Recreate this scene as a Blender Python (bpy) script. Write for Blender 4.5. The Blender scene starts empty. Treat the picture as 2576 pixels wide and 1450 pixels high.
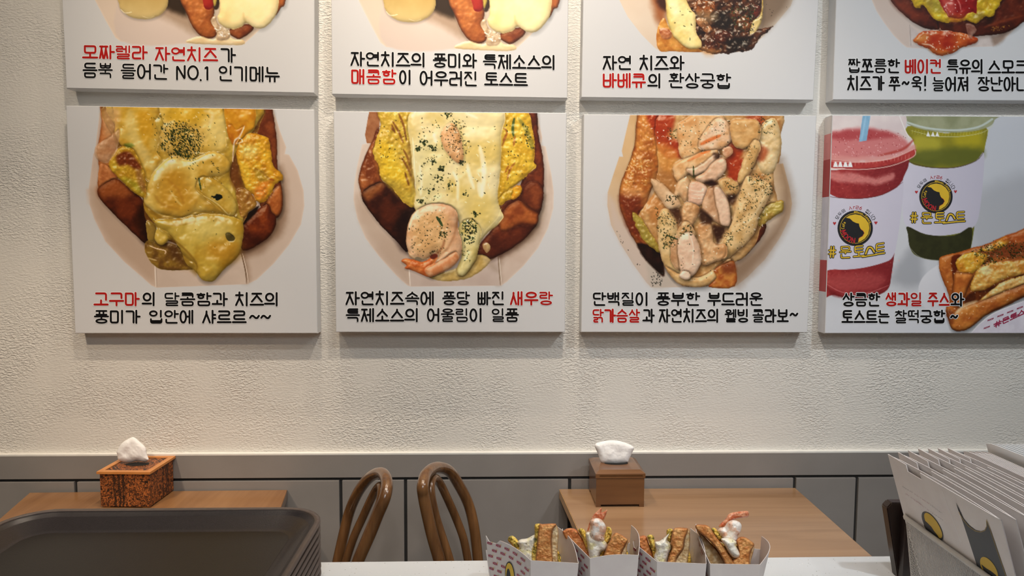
import bpy, bmesh, math, random
import numpy as np
from mathutils import Vector, Matrix

S = bpy.context.scene
C = S.collection
# ------------------------------------------------------------------ camera
FPX = 1740.0; YAW = 0.0312; PIT = 0.0713; ROLL = 0.0054
CAM = np.array([0.0, -1.79, 1.37])
_F = np.array([math.sin(YAW)*math.cos(PIT), math.cos(YAW)*math.cos(PIT), -math.sin(PIT)])
_R = np.array([math.cos(YAW), -math.sin(YAW), 0.0]); _U = np.cross(_R, _F)
_R2 = _R*math.cos(ROLL) + _U*math.sin(ROLL); _U2 = _U*math.cos(ROLL) - _R*math.sin(ROLL)
_R, _U = _R2, _U2
cd = bpy.data.cameras.new('camera'); cam = bpy.data.objects.new('camera', cd); C.objects.link(cam)
cd.sensor_width = 36.0; cd.lens = 36.0*FPX/2576.0; cd.clip_start = 0.02; cd.clip_end = 50
cam.matrix_world = Matrix(((_R[0], _U[0], -_F[0], CAM[0]), (_R[1], _U[1], -_F[1], CAM[1]), (_R[2], _U[2], -_F[2], CAM[2]), (0, 0, 0, 1)))
S.camera = cam

def ray(u, v): return _F + _R*((u-1288.0)/FPX) - _U*((v-725.0)/FPX)
def at_y(u, v, y=0.0):
    d = ray(u, v); return CAM + d*((y-CAM[1])/d[1])
def at_z(u, v, z):
    d = ray(u, v); return CAM + d*((z-CAM[2])/d[2])
def at_d(u, v, Z): return CAM + ray(u, v)*Z

# ------------------------------------------------------------------ world, lights, exposure
W = bpy.data.worlds.new('room_light'); S.world = W; W.use_nodes = True
W.node_tree.nodes['Background'].inputs[0].default_value = (0.9, 0.95, 1.0, 1)
W.node_tree.nodes['Background'].inputs[1].default_value = 0.16
S.view_settings.view_transform = 'Standard'; S.view_settings.look = 'None'
S.view_settings.gamma = 1.0; S.view_settings.use_curve_mapping = False
S.view_settings.exposure = 0.0

def area_light(name, loc, size, power, col, target=None, sy=None):
    l = bpy.data.lights.new(name, 'AREA'); l.energy = power; l.size = size; l.color = col
    if sy: l.shape = 'RECTANGLE'; l.size_y = sy
    o = bpy.data.objects.new(name, l); C.objects.link(o); o.location = loc
    if target is not None:
        o.rotation_euler = (Vector(target)-Vector(loc)).to_track_quat('-Z', 'Y').to_euler()
    return o
def spot(name, loc, tgt, power, col, ang=70, blend=.6, rad=.03):
    l = bpy.data.lights.new(name, 'SPOT'); l.energy = power; l.color = col
    l.spot_size = math.radians(ang); l.spot_blend = blend; l.shadow_soft_size = rad
    o = bpy.data.objects.new(name, l); C.objects.link(o); o.location = loc
    o.rotation_euler = (Vector(tgt)-Vector(loc)).to_track_quat('-Z', 'Y').to_euler()
    return o
WARM = (1.0, .80, .58); NEUT = (1.0, .92, .84); COOL = (.92, .95, 1.0)
WARM = (1.0, .84, .66)
for _x, _p in ((-.43, 21), (.22, 19)):
    spot('wall_washer', (_x, -.31, 2.66), (_x, -.03, 1.3), _p, WARM, 95, .9, .02)
for _x, _p, _c in ((-1.2, 19, WARM), (-.43, 35, WARM), (.22, 36, (1.0, .88, .74)), (.98, 3, (1.0, .93, .87))):
    spot('spot_lamp', (_x, -.84, 2.66), (_x, -.04, 1.45), _p, _c, 80, .8, .025)
for _x, _p, _c in ((-1.0, 3, (1.0, .86, .70)), (.25, 18, (1.0, .97, .93)), (1.35, 50, (.90, .96, 1.0))):
    spot('down_light', (_x, -1.29, 2.66), (_x, -.3, .8), _p, _c, 120, .9, .05)
spot('down_light', (-1.3, -1.75, 2.66), (-1.0, 0, .35), 92, (1.0, .80, .60), 42, 1.0, .05)
spot('down_light', (1.5, -1.75, 2.66), (.95, 0, .75), 26, (.95, .97, 1.0), 50, 1.0, .05)
for _x in (.05, .62):
    spot('counter_fill', (_x*1.1, -2.75, 2.66), (_x, -.86, .93), 30, (1.0, .95, .90), 36, .9, .06)  # added fill from behind the camera, brightens upright fronts on the counter
area_light('foreground_fill', (.1, -3.0, 2.66), 1.2, 22, (.84, .93, 1.0), (.1, -1.6, .6))  # unseen soft frontal fill, added to lift the foreground

# ------------------------------------------------------------------ helpers
def obj(name, me, mat=None, parent=None):
    if isinstance(me, bmesh.types.BMesh):
        m = bpy.data.meshes.new(name); me.to_mesh(m); me.free(); me = m
    if mat is not None and len(me.materials) == 0:
        for q in (mat if isinstance(mat, (list, tuple)) else [mat]): me.materials.append(q)
    o = bpy.data.objects.new(name, me); C.objects.link(o)
    if parent is not None: o.parent = parent
    return o
def empty(name, loc=(0, 0, 0), rz=0.0):
    o = bpy.data.objects.new(name, None); C.objects.link(o); o.location = loc; o.rotation_euler = (0, 0, rz)
    o.empty_display_size = .05
    return o
def tag(o, label, cat, group=None, kind=None):
    if label: o['label'] = label
    if cat: o['category'] = cat
    if group: o['group'] = group
    if kind: o['kind'] = kind
    return o
def struct(name, me, mat, parent=None, label=None):
    o = obj(name, me, mat, parent)
    if parent is None: o['kind'] = 'structure'
    if label: o['label'] = label
    return o
def smooth(o, on=True):
    me = o.data; me.polygons.foreach_set('use_smooth', [on]*len(me.polygons)); me.update(); return o
def mesh(name, verts, faces):
    me = bpy.data.meshes.new(name); me.from_pydata([tuple(map(float, v)) for v in verts], [], faces); me.update(); return me
def bm_box(bm, x0, y0, z0, x1, y1, z1, bev=0.0, seg=2, mi=0):
    r = bmesh.ops.create_cube(bm, size=1.0)['verts']
    for v in r: v.co = Vector((x0+(v.co.x+.5)*(x1-x0), y0+(v.co.y+.5)*(y1-y0), z0+(v.co.z+.5)*(z1-z0)))
    fs = set(f for v in r for f in v.link_faces)
    for f in fs: f.material_index = mi
    if bev:
        es = list(set(e for v in r for e in v.link_edges))
        bmesh.ops.bevel(bm, geom=es, offset=bev, segments=seg, affect='EDGES', profile=.7)
    return bm
def box(x0, y0, z0, x1, y1, z1, bev=0.0, seg=2):
    return bm_box(bmesh.new(), x0, y0, z0, x1, y1, z1, bev, seg)
def srgb(c):
    c = np.asarray(c, float)/255.0
    return np.where(c <= .04045, c/12.92, ((np.clip(c, 0, None)+.055)/1.055)**2.4)
def col4(c): return tuple(float(x) for x in srgb(c))+(1.0,)

# ------------------------------------------------------------------ materials
def new_mat(name):
    m = bpy.data.materials.new(name); m.use_nodes = True
    nt = m.node_tree; b = nt.nodes['Principled BSDF']; return m, nt, b
def simple(name, c, rough=.5, c2=None, scale=40.0, bump=0.0, bscale=None, stretch=(1, 1, 1), metal=0.0, spec=.5, detail=3, coat=0.0, ramp=(.35, .65), dist=.001):
    m, nt, b = new_mat(name)
    b.inputs['Roughness'].default_value = rough; b.inputs['Metallic'].default_value = metal
    b.inputs['Specular IOR Level'].default_value = spec
    if coat: b.inputs['Coat Weight'].default_value = coat; b.inputs['Coat Roughness'].default_value = .12
    tc = nt.nodes.new('ShaderNodeTexCoord'); mp = nt.nodes.new('ShaderNodeMapping'); mp.inputs['Scale'].default_value = stretch
    nt.links.new(tc.outputs['Object'], mp.inputs['Vector'])
    nz = nt.nodes.new('ShaderNodeTexNoise'); nz.inputs['Scale'].default_value = scale; nz.inputs['Detail'].default_value = detail
    nt.links.new(mp.outputs[0], nz.inputs['Vector'])
    cr = nt.nodes.new('ShaderNodeValToRGB')
    cr.color_ramp.elements[0].position = ramp[0]; cr.color_ramp.elements[1].position = ramp[1]
    cr.color_ramp.elements[0].color = col4(c); cr.color_ramp.elements[1].color = col4(c2 if c2 is not None else [min(255, x*1.03) for x in c])
    nt.links.new(nz.outputs['Fac'], cr.inputs[0]); nt.links.new(cr.outputs[0], b.inputs['Base Color'])
    if bump:
        n2 = nt.nodes.new('ShaderNodeTexNoise'); n2.inputs['Scale'].default_value = bscale or scale; n2.inputs['Detail'].default_value = 4
        nt.links.new(mp.outputs[0], n2.inputs['Vector'])
        bp = nt.nodes.new('ShaderNodeBump'); bp.inputs['Strength'].default_value = bump; bp.inputs['Distance'].default_value = dist
        nt.links.new(n2.outputs['Fac'], bp.inputs['Height']); nt.links.new(bp.outputs[0], b.inputs['Normal'])
    return m
def plaster():
    m, nt, b = new_mat('plaster_wall'); L = nt.links.new
    b.inputs['Roughness'].default_value = .85; b.inputs['Specular IOR Level'].default_value = .25
    tc = nt.nodes.new('ShaderNodeTexCoord'); mp = nt.nodes.new('ShaderNodeMapping'); mp.inputs['Scale'].default_value = (.62, 1, 1.25)
    mp.inputs['Rotation'].default_value = (0, .25, 0)
    L(tc.outputs['Object'], mp.inputs[0])
    n1 = nt.nodes.new('ShaderNodeTexNoise'); n1.inputs['Scale'].default_value = 190; n1.inputs['Detail'].default_value = 2; n1.inputs['Distortion'].default_value = .5
    n2 = nt.nodes.new('ShaderNodeTexNoise'); n2.inputs['Scale'].default_value = 5; n2.inputs['Detail'].default_value = 3
    L(mp.outputs[0], n1.inputs[0]); L(tc.outputs['Object'], n2.inputs[0])
    r1 = nt.nodes.new('ShaderNodeValToRGB'); r1.color_ramp.elements[0].position = .38; r1.color_ramp.elements[1].position = .66
    r2 = nt.nodes.new('ShaderNodeValToRGB'); r2.color_ramp.elements[0].position = .40; r2.color_ramp.elements[0].color = (.25, .25, .25, 1); r2.color_ramp.elements[1].position = .58
    L(n1.outputs['Fac'], r1.inputs[0]); L(n2.outputs['Fac'], r2.inputs[0])
    mu = nt.nodes.new('ShaderNodeMath'); mu.operation = 'MULTIPLY'; L(r1.outputs[0], mu.inputs[0]); L(r2.outputs[0], mu.inputs[1])
    bp = nt.nodes.new('ShaderNodeBump'); bp.inputs['Strength'].default_value = .85; bp.inputs['Distance'].default_value = .0017
    L(mu.outputs[0], bp.inputs['Height']); L(bp.outputs[0], b.inputs['Normal'])
    cr = nt.nodes.new('ShaderNodeValToRGB'); cr.color_ramp.elements[0].color = col4((222, 218, 210)); cr.color_ramp.elements[1].color = col4((229, 225, 218))
    L(n2.outputs['Fac'], cr.inputs[0]); L(cr.outputs[0], b.inputs['Base Color'])
    return m
def vcol_mat(name, rough=.5, spec=.22):
    m, nt, b = new_mat(name); L = nt.links.new
    b.inputs['Roughness'].default_value = rough; b.inputs['Specular IOR Level'].default_value = spec
    a = nt.nodes.new('ShaderNodeAttribute'); a.attribute_name = 'print'; L(a.outputs['Color'], b.inputs['Base Color'])
    tc = nt.nodes.new('ShaderNodeTexCoord'); nz = nt.nodes.new('ShaderNodeTexNoise'); nz.inputs['Scale'].default_value = 1500
    L(tc.outputs['Object'], nz.inputs[0]); bp = nt.nodes.new('ShaderNodeBump'); bp.inputs['Strength'].default_value = .08; bp.inputs['Distance'].default_value = .0003
    L(nz.outputs['Fac'], bp.inputs['Height']); L(bp.outputs[0], b.inputs['Normal'])
    return m
def wood(name, c1, c2, axis='x', scale=14, rough=.35, coat=.3, stretch=14, spec=.5):
    m, nt, b = new_mat(name); L = nt.links.new
    b.inputs['Roughness'].default_value = rough; b.inputs['Coat Weight'].default_value = coat; b.inputs['Coat Roughness'].default_value = .2
    b.inputs['Specular IOR Level'].default_value = spec
    tc = nt.nodes.new('ShaderNodeTexCoord'); mp = nt.nodes.new('ShaderNodeMapping')
    s = {'x': (1/stretch, 1, 1), 'y': (1, 1/stretch, 1), 'z': (1, 1, 1/stretch)}[axis]; mp.inputs['Scale'].default_value = s
    L(tc.outputs['Object'], mp.inputs[0])
    n = nt.nodes.new('ShaderNodeTexNoise'); n.inputs['Scale'].default_value = scale; n.inputs['Detail'].default_value = 8; n.inputs['Roughness'].default_value = .6; n.inputs['Distortion'].default_value = .4
    L(mp.outputs[0], n.inputs[0])
    cr = nt.nodes.new('ShaderNodeValToRGB'); cr.color_ramp.elements[0].position = .3; cr.color_ramp.elements[1].position = .7
    cr.color_ramp.elements[0].color = col4(c1); cr.color_ramp.elements[1].color = col4(c2)
    L(n.outputs['Fac'], cr.inputs[0]); L(cr.outputs[0], b.inputs['Base Color'])
    bp = nt.nodes.new('ShaderNodeBump'); bp.inputs['Strength'].default_value = .08; bp.inputs['Distance'].default_value = .0005
    L(n.outputs['Fac'], bp.inputs['Height']); L(bp.outputs[0], b.inputs['Normal'])
    return m
M_PLASTER = plaster()
M_PANEL = simple('grey_panel', (135, 130, 126), .42, (142, 137, 133), 6, .15, 900, spec=.4)
M_GROOVE = simple('groove_dark', (52, 51, 50), .8)
M_LIP = simple('white_lip', (228, 226, 220), .5)
M_CANVAS = simple('white_canvas', (208, 208, 209), .5, (210, 210, 211), 60, .1, 1200)
M_PRINT = vcol_mat('printed_canvas')
M_BLACK = simple('black_print', (14, 13, 14), .8, spec=.12)
M_RED = simple('red_print', (172, 24, 20), .8, spec=.15)
M_HALO = simple('halo_print', (224, 224, 224), .7, spec=.2)
M_FLOOR = simple('floor_tile', (120, 112, 104), .4, (128, 120, 112), 8)
M_CEIL = simple('ceiling_paint', (225, 222, 216), .9)
M_ROOM = simple('room_paint', (196, 190, 182), .9)

# ------------------------------------------------------------------ room shell
XL, XR, YB, ZC = -2.6, 3.4, -4.6, 2.7
struct('wall_back', box(XL, 0, 0, XR, .1, ZC), M_PLASTER)
struct('floor', box(XL, YB, -.1, XR, .1, 0), M_FLOOR)
struct('ceiling', box(XL, YB, ZC, XR, .1, ZC+.1), M_CEIL)
struct('wall_left', box(XL-.1, YB, -.1, XL, .1, ZC+.1), M_ROOM)
struct('wall_right', box(XR, YB, -.1, XR+.1, .1, ZC+.1), M_ROOM)
struct('wall_front', box(XL, YB-.1, -.1, XR, YB, ZC+.1), M_ROOM)
ZR = at_y(1288, 1141, -.012)[2]; ZG1 = at_y(1288, 1200, -.012)[2]; ZG2 = at_y(1288, 1207.5, -.012)[2]
wain = empty('trim_1'); wain['kind'] = 'structure'
obj('backing', box(XL, -.004, 0, XR, 0.0, ZR-.004), M_GROOVE, wain)
obj('top_lip', box(XL, -.013, ZR-.003, XR, 0.0, ZR+.0025, .0012), M_LIP, wain)
obj('rail_panel', box(XL, -.0125, ZG1, XR, -.003, ZR-.003, .001), M_PANEL, wain)
seams = [-380, -222, 190, 428, 857, 1020, 1433, 1999, 2156, 2568, 2980, 3137]
hw = .0042
xs = [XL-.01] + [at_y(s, 1215, -.012)[0] for s in seams] + [XR+.01]
for a, b_ in zip(xs[:-1], xs[1:]):
    obj('wall_panel', box(a+hw, -.0125, .0, b_-hw, -.003, ZG2, .0012), M_PANEL, wain)
# ------------------------------------------------------------------ hangul stroke lettering
def _arc(cx, cy, rx, ry, n=18, a0=0, a1=360):
    return [(cx+rx*math.cos(math.radians(a0+(a1-a0)*i/n)), cy+ry*math.sin(math.radians(a0+(a1-a0)*i/n))) for i in range(n+1)]
JC = {
 'ㄱ': [[(0, 0), (1, 0), (1, 1)]], 'ㄴ': [[(0, 0), (0, 1), (1, 1)]], 'ㄷ': [[(1, 0), (0, 0), (0, 1), (1, 1)]],
 'ㄹ': [[(0, 0), (1, 0), (1, .5), (0, .5), (0, 1), (1, 1)]], 'ㅁ': [[(0, 0), (1, 0), (1, 1), (0, 1), (0, 0)]],
 'ㅂ': [[(0, 0), (0, 1), (1, 1), (1, 0)], [(0, .5), (1, .5)]], 'ㅅ': [[(.5, 0), (.5, .22), (0, 1)], [(.5, .22), (1, 1)]],
 'ㅇ': [_arc(.5, .5, .5, .5)], 'ㅈ': [[(.05, 0), (.95, 0)], [(.5, 0), (.5, .25), (0, 1)], [(.5, .25), (1, 1)]],
 'ㅊ': [[(.5, -.12), (.5, .15)], [(0, .13), (1, .13)], [(.5, .13), (.5, .38), (0, 1)], [(.5, .38), (1, 1)]],
 'ㅋ': [[(0, 0), (1, 0), (1, 1)], [(0, .48), (1, .48)]], 'ㅌ': [[(1, 0), (0, 0), (0, 1), (1, 1)], [(0, .5), (1, .5)]],
 'ㅍ': [[(0, 0), (1, 0)], [(0, 1), (1, 1)], [(.3, 0), (.3, 1)], [(.7, 0), (.7, 1)]],
 'ㅎ': [[(.5, -.12), (.5, .12)], [(0, .12), (1, .12)], _arc(.5, .66, .36, .34)],
}
_L = 'ㄱㄲㄴㄷㄸㄹㅁㅂㅃㅅㅆㅇㅈㅉㅊㅋㅌㅍㅎ'
_V = 'ㅏㅐㅑㅒㅓㅔㅕㅖㅗㅘㅙㅚㅛㅜㅝㅞㅟㅠㅡㅢㅣ'
_T = ['', 'ㄱ', 'ㄲ', 'ㄳ', 'ㄴ', 'ㄵ', 'ㄶ', 'ㄷ', 'ㄹ', 'ㄺ', 'ㄻ', 'ㄼ', 'ㄽ', 'ㄾ', 'ㄿ', 'ㅀ', 'ㅁ', 'ㅂ', 'ㅄ', 'ㅅ', 'ㅆ', 'ㅇ', 'ㅈ', 'ㅊ', 'ㅋ', 'ㅌ', 'ㅍ', 'ㅎ']
_D = {'ㄲ': 'ㄱㄱ', 'ㄸ': 'ㄷㄷ', 'ㅃ': 'ㅂㅂ', 'ㅆ': 'ㅅㅅ', 'ㅉ': 'ㅈㅈ', 'ㄺ': 'ㄹㄱ'}
def put(ch, x0, y0, x1, y1):
    if ch in _D:
        a, b = _D[ch]; m = (x0+x1)/2; g = (x1-x0)*(.0 if a == b == 'ㅂ' else .07)
        return put(a, x0, y0, m-g, y1)+put(b, m+g, y0, x1, y1)
    return [[(x0+(x1-x0)*p[0], y0+(y1-y0)*p[1]) for p in s] for s in JC[ch]]
def vstem(v, x0, x1, y0, y1):
    m = y0+(y1-y0)*.48; d = (y1-y0)*.14; w = x1-x0
    return {'ㅣ': [[(x1-w*.3, y0), (x1-w*.3, y1)]],
      'ㅏ': [[(x0+w*.4, y0), (x0+w*.4, y1)], [(x0+w*.4, m), (x1+w*.12, m)]],
      'ㅑ': [[(x0+w*.4, y0), (x0+w*.4, y1)], [(x0+w*.4, m-d), (x1, m-d)], [(x0+w*.4, m+d), (x1, m+d)]],
      'ㅓ': [[(x1-w*.2, y0), (x1-w*.2, y1)], [(x1-w*.2, m), (x0, m)]],
      'ㅕ': [[(x1-w*.2, y0), (x1-w*.2, y1)], [(x1-w*.2, m-d), (x0, m-d)], [(x1-w*.2, m+d), (x0, m+d)]],
      'ㅐ': [[(x0+w*.12, y0), (x0+w*.12, y1)], [(x0+w*.78, y0), (x0+w*.78, y1)], [(x0+w*.12, m), (x0+w*.78, m)]],
      'ㅔ': [[(x0+w*.32, y0+.02), (x0+w*.32, y1)], [(x0+w*.9, y0), (x0+w*.9, y1)], [(x0-w*.25, m), (x0+w*.32, m)]],
      'ㅖ': [[(x0+w*.32, y0+.02), (x0+w*.32, y1)], [(x0+w*.9, y0), (x0+w*.9, y1)], [(x0-w*.25, m-d), (x0+w*.32, m-d)], [(x0-w*.25, m+d), (x0+w*.32, m+d)]]}[v]
def syllable(ch):
    k = ord(ch)-0xAC00
    if not 0 <= k < 11172: return latin(ch)
    l, v, t = _L[k//588], _V[(k % 588)//28], _T[k % 28]
    out = []
    if v in 'ㅏㅐㅑㅓㅔㅕㅖㅣ':
        wide = v in 'ㅐㅔㅖ'
        cx1 = .46 if wide else .56
        if t:
            big = t in 'ㄹㄺㅁㅂ'; e_ = .42 if big else .47
            out += put(l, .07, .06 if l not in 'ㅎㅊ' else .10, cx1, e_) + vstem(v, .62 if not wide else .58, .95, .02, e_+.08)
            out += put(t, .14, .64 if t in 'ㄹㄺ' else (.68 if big else .72), .90, .97)
        else:
            out += put(l, .06, .07, cx1, .95) + vstem(v, .62 if not wide else .58, .95, .02, .98)
            if l in 'ㅇ' : out = put(l, .06, .05, cx1 if wide else .52, .95) + vstem(v, .62 if not wide else .6, .95, .02, .98)
            if l in 'ㅎ': out = put(l, .06, .14, cx1, .9) + vstem(v, .62, .95, .02, .98)
    elif v in 'ㅗㅛㅜㅠㅡ':
        if t:
            b = .45 if t == 'ㄹ' else .5; out += put(l, .15, .04 if l not in 'ㅎㅊ' else .08, .85, .34 if l == 'ㄹ' else b-.17)
            if v == 'ㅗ': out += [[(.5, b-.13), (.5, b)]]
            if v == 'ㅜ': b -= .03; out += [[(.5, b), (.5, b+.13)]]
            out += [[(.03, b), (.97, b)]] + put(t, .14, .62 if t == 'ㄹ' else .70, .86, .97)
        else:
            if v in 'ㅗㅛ':
                out += put(l, .15, .06, .85, .56); b = .92
                out += [[(.03, b), (.97, b)]] + ([[(.5, .6), (.5, b)]] if v == 'ㅗ' else [[(.35, .62), (.35, b)], [(.65, .62), (.65, b)]])
            elif v in 'ㅜㅠ':
                out += put(l, .15, .06, .85, .42); b = .64
                out += [[(.03, b), (.97, b)]] + ([[(.5, b), (.5, .98)]] if v == 'ㅜ' else [[(.33, b), (.33, .98)], [(.67, b), (.67, .98)]])
            else: out += put(l, .13, .07, .87, .68) + [[(.03, .92), (.97, .92)]]
    else:
        s = (.03, .60) if t else (.02, .98)
        h = s[1]-s[0]
        if v in 'ㅘㅙㅚ':
            out += put(l, .1, s[0]+h*.05, .58, s[0]+h*.52) + [[(.34, s[0]+h*.62), (.34, s[0]+h*.88)], [(.02, s[0]+h*.88), (.64, s[0]+h*.88)]]
            out += vstem({'ㅘ': 'ㅏ', 'ㅙ': 'ㅐ', 'ㅚ': 'ㅣ'}[v], .68, .97, s[0], s[1])
        elif v == 'ㅢ':
            out += put(l, .08, s[0]+h*.05, .62, s[0]+h*.62) + [[(.0, s[0]+h*.86), (.68, s[0]+h*.86)]] + [[(.87, s[0]), (.87, s[1])]]
        else:
            out += put(l, .08, s[0]+h*.05, .5, s[0]+h*.42) + [[(.0, s[0]+h*.62), (.56, s[0]+h*.62)], [(.28, s[0]+h*.62), (.28, s[1])]]
            out += vstem({'ㅝ': 'ㅓ', 'ㅞ': 'ㅔ', 'ㅟ': 'ㅣ'}[v], .66, .97, s[0], s[1])
        if t: out += put(t, .14, .73, .88, .96)
    return out
def latin(c):
    D = {'N': [[(.1, 1), (.1, .02), (.85, .98), (.85, .02)]], 'O': [_arc(.5, .5, .45, .48)], '.': [[(.3, 1.02), (.34, 1.05)]],
     '1': [[(.25, .14), (.62, .04), (.62, .98)]], '~': [[(.05, .58), (.2, .42), (.36, .42), (.62, .6), (.78, .6), (.95, .42)]], '!': [[(.5, .0), (.5, .66)], [(.5, .93), (.5, .96)]],
     '#': [[(.35, 0), (.25, 1)], [(.72, 0), (.62, 1)], [(.05, .34), (.97, .34)], [(.02, .68), (.93, .68)]],
     'M': [[(.05, 1), (.1, 0), (.5, .7), (.9, 0), (.95, 1)]], '6': [[(.75, .02), (.3, .3), (.12, .7)], _arc(.5, .7, .36, .3)],
     'ㅅ': [[(.5, 0), (.5, .25), (0, 1)], [(.5, .3), (1, 1)]], 'r': [[(.4, .2), (.4, 1)], [(.4, .45), (.65, .22), (.9, .22)]],
     'ㄹ': put('ㄹ', .05, .05, .95, .95), 'C': [_arc(.5, .5, .42, .48, 14, 60, 300)], 'T': [[(0, .02), (1, .02)], [(.5, 0), (.5, 1)]],
     'a': [_arc(.5, .7, .35, .28), [(.85, .4), (.85, 1)]], 'o': [_arc(.5, .7, .38, .28)], 'n': [[(.15, .42), (.15, 1)], [(.15, .6), (.45, .42), (.8, .55), (.8, 1)]],
     's': [[(.8, .45), (.3, .45), (.2, .6), (.8, .8), (.7, 1), (.2, 1)]], 't': [[(.45, .1), (.45, .95), (.8, 1)], [(.15, .4), (.8, .4)]],
     'e': [_arc(.5, .7, .35, .29, 14, 0, 320), [(.15, .7), (.85, .7)]], 'f': [[(.8, .05), (.5, .05), (.4, .3), (.4, 1)], [(.1, .42), (.75, .42)]]}
    return D.get(c, [])
def round_corners(pl, r):
    if len(pl) < 3: return pl
    out = [pl[0]]
    for i in range(1, len(pl)-1):
        a, b, c = map(np.array, (pl[i-1], pl[i], pl[i+1]))
        da, dc = np.linalg.norm(a-b), np.linalg.norm(c-b)
        if da < 1e-6 or dc < 1e-6: continue
        q = min(r, da*.45, dc*.45); p0 = b+(a-b)/da*q; p1 = b+(c-b)/dc*q
        for t in (0, .33, .66, 1): out.append(tuple((1-t)**2*p0+2*t*(1-t)*b+t*t*p1))
    out.append(pl[-1]); return out
class Ink:
    """thick round-capped strokes laid flat on a surface; fn maps (u,v,lift) to 3D"""
    def __init__(s, fn): s.fn = fn; s.v = []; s.f = []; s.k = 0
    def seg(s, a, b, w, lift):
        s.k += 1; lf = lift+(s.k % 40)*2.0e-6
        a = np.array(a, float); b = np.array(b, float); d = b-a; L = np.hypot(*d)
        ang = math.atan2(d[1], d[0]) if L > 1e-6 else 0.0
        n0 = len(s.v); pts = []
        for i in range(6): t = ang+math.pi/2+math.pi*i/5; pts.append(a+w/2*np.array([math.cos(t), math.sin(t)]))
        for i in range(6): t = ang-math.pi/2+math.pi*i/5; pts.append(b+w/2*np.array([math.cos(t), math.sin(t)]))
        s.v += [tuple(s.fn(p[0], p[1], lf)) for p in pts]
        s.f.append(tuple(range(n0+11, n0-1, -1)))
    def line(s, pl, w, lift):
        for a, b in zip(pl[:-1], pl[1:]): s.seg(a, b, w, lift)
    def poly(s, pts, lift):
        n0 = len(s.v); s.v += [tuple(s.fn(p[0], p[1], lift)) for p in pts]; s.f.append(tuple(range(n0+len(pts)-1, n0-1, -1)))
    def done(s, name, mat, parent):
        if not s.v: return None
        return obj(name, mesh(name, s.v, s.f), mat, parent)
def word(text, x0, x1, y0, y1, h, w, inks, lift, rc=.12, adv=None):
    """text between x0..x1, top runs y0..y1 along the line, glyph height h"""
    adv = adv or {'.': .35, '~': 1.0, '!': .5, '1': .55, ' ': .45, 'N': .95}
    ws = [adv.get(c, 1.0) for c in text]; tot = sum(ws); x = x0; g = (x1-x0-w*.3)/tot
    for c, q in zip(text, ws):
        cw = g*q
        k_ = ord(c)-0xAC00; sw = 1.0
        if 0 <= k_ < 11172 and k_ % 28: sw = .9 if _V[(k_ % 588)//28] in 'ㅗㅛㅜㅠㅡㅘㅞ' else .93
        if 0 <= k_ < 11172 and (_L[k_//588] in 'ㅃㅉㄸㄹ' and sw < 1 or _T[k_ % 28] in ('ㄹ', 'ㄺ')): sw = .82
        for st in syllable(c):
            pl = []
            for p in st:
                X = x+w*.35+p[0]*(cw-w*.7) if cw > w*2 else x+p[0]*cw
                Y = y0+(y1-y0)*(X-x0)/(x1-x0)+w*.4+p[1]*(h-w*.8); pl.append((X, Y))
            if len(pl) > 2 and len(pl) < 12: pl = round_corners(pl, h*rc)
            for ink, ww, lf in inks: ink.line(pl, ww-w*(1-sw), lf)
        x += cw
# ------------------------------------------------------------------ print painter (procedural pictures baked to vertex colours)
def _hash(ix, iy, seed):
    h = (ix.astype(np.int64)*374761393 + iy.astype(np.int64)*668265263 + seed*974711) & 0xffffffff
    h = ((h ^ (h >> 13))*1274126177) & 0xffffffff
    return ((h ^ (h >> 16)) & 0xffff)/65535.0
def vnoise(x, y, seed=0):
    ix = np.floor(x); iy = np.floor(y); fx = x-ix; fy = y-iy
    fx = fx*fx*(3-2*fx); fy = fy*fy*(3-2*fy)
    a = _hash(ix, iy, seed); b = _hash(ix+1, iy, seed); c = _hash(ix, iy+1, seed); d = _hash(ix+1, iy+1, seed)
    return (a*(1-fx)+b*fx)*(1-fy)+(c*(1-fx)+d*fx)*fy
def fbm(x, y, s, o=3, seed=0):
    r = np.zeros_like(x); a = 1.0; t = 0
    for i in range(o):
        r += a*vnoise(x/s+i*17.3, y/s-i*9.1, seed+i); t += a; a *= .5; s = s/2.03
    return r/t
def spline(p, n=4, closed=True):
    p = np.array(p, float); m = len(p); out = []
    for i in range(m if closed else m-1):
        if closed: a, b, c, d = p[(i-1) % m], p[i], p[(i+1) % m], p[(i+2) % m]
        else: a, b, c, d = p[max(i-1, 0)], p[i], p[i+1], p[min(i+2, m-1)]
        for k in range(n):
            t = k/n
            out.append(.5*((2*b)+(-a+c)*t+(2*a-5*b+4*c-d)*t*t+(-a+3*b-3*c+d)*t**3))
    if not closed: out.append(p[-1])
    return np.array(out)
def sdf(P, X, Y):
    """signed distance, positive inside"""
    d2 = np.full(X.shape, 1e18); ins = np.zeros(X.shape, bool); m = len(P)
    for i in range(m):
        ax, ay = P[i]; bx, by = P[(i+1) % m]; ex, ey = bx-ax, by-ay; L = ex*ex+ey*ey+1e-12
        t = np.clip(((X-ax)*ex+(Y-ay)*ey)/L, 0, 1); d2 = np.minimum(d2, (X-ax-t*ex)**2+(Y-ay-t*ey)**2)
        c = (ay > Y) != (by > Y)
        if c.any(): ins ^= c & (X < ex*(Y-ay)/(ey if abs(ey) > 1e-12 else 1e-12)+ax)
    return np.where(ins, 1, -1)*np.sqrt(d2)
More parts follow.
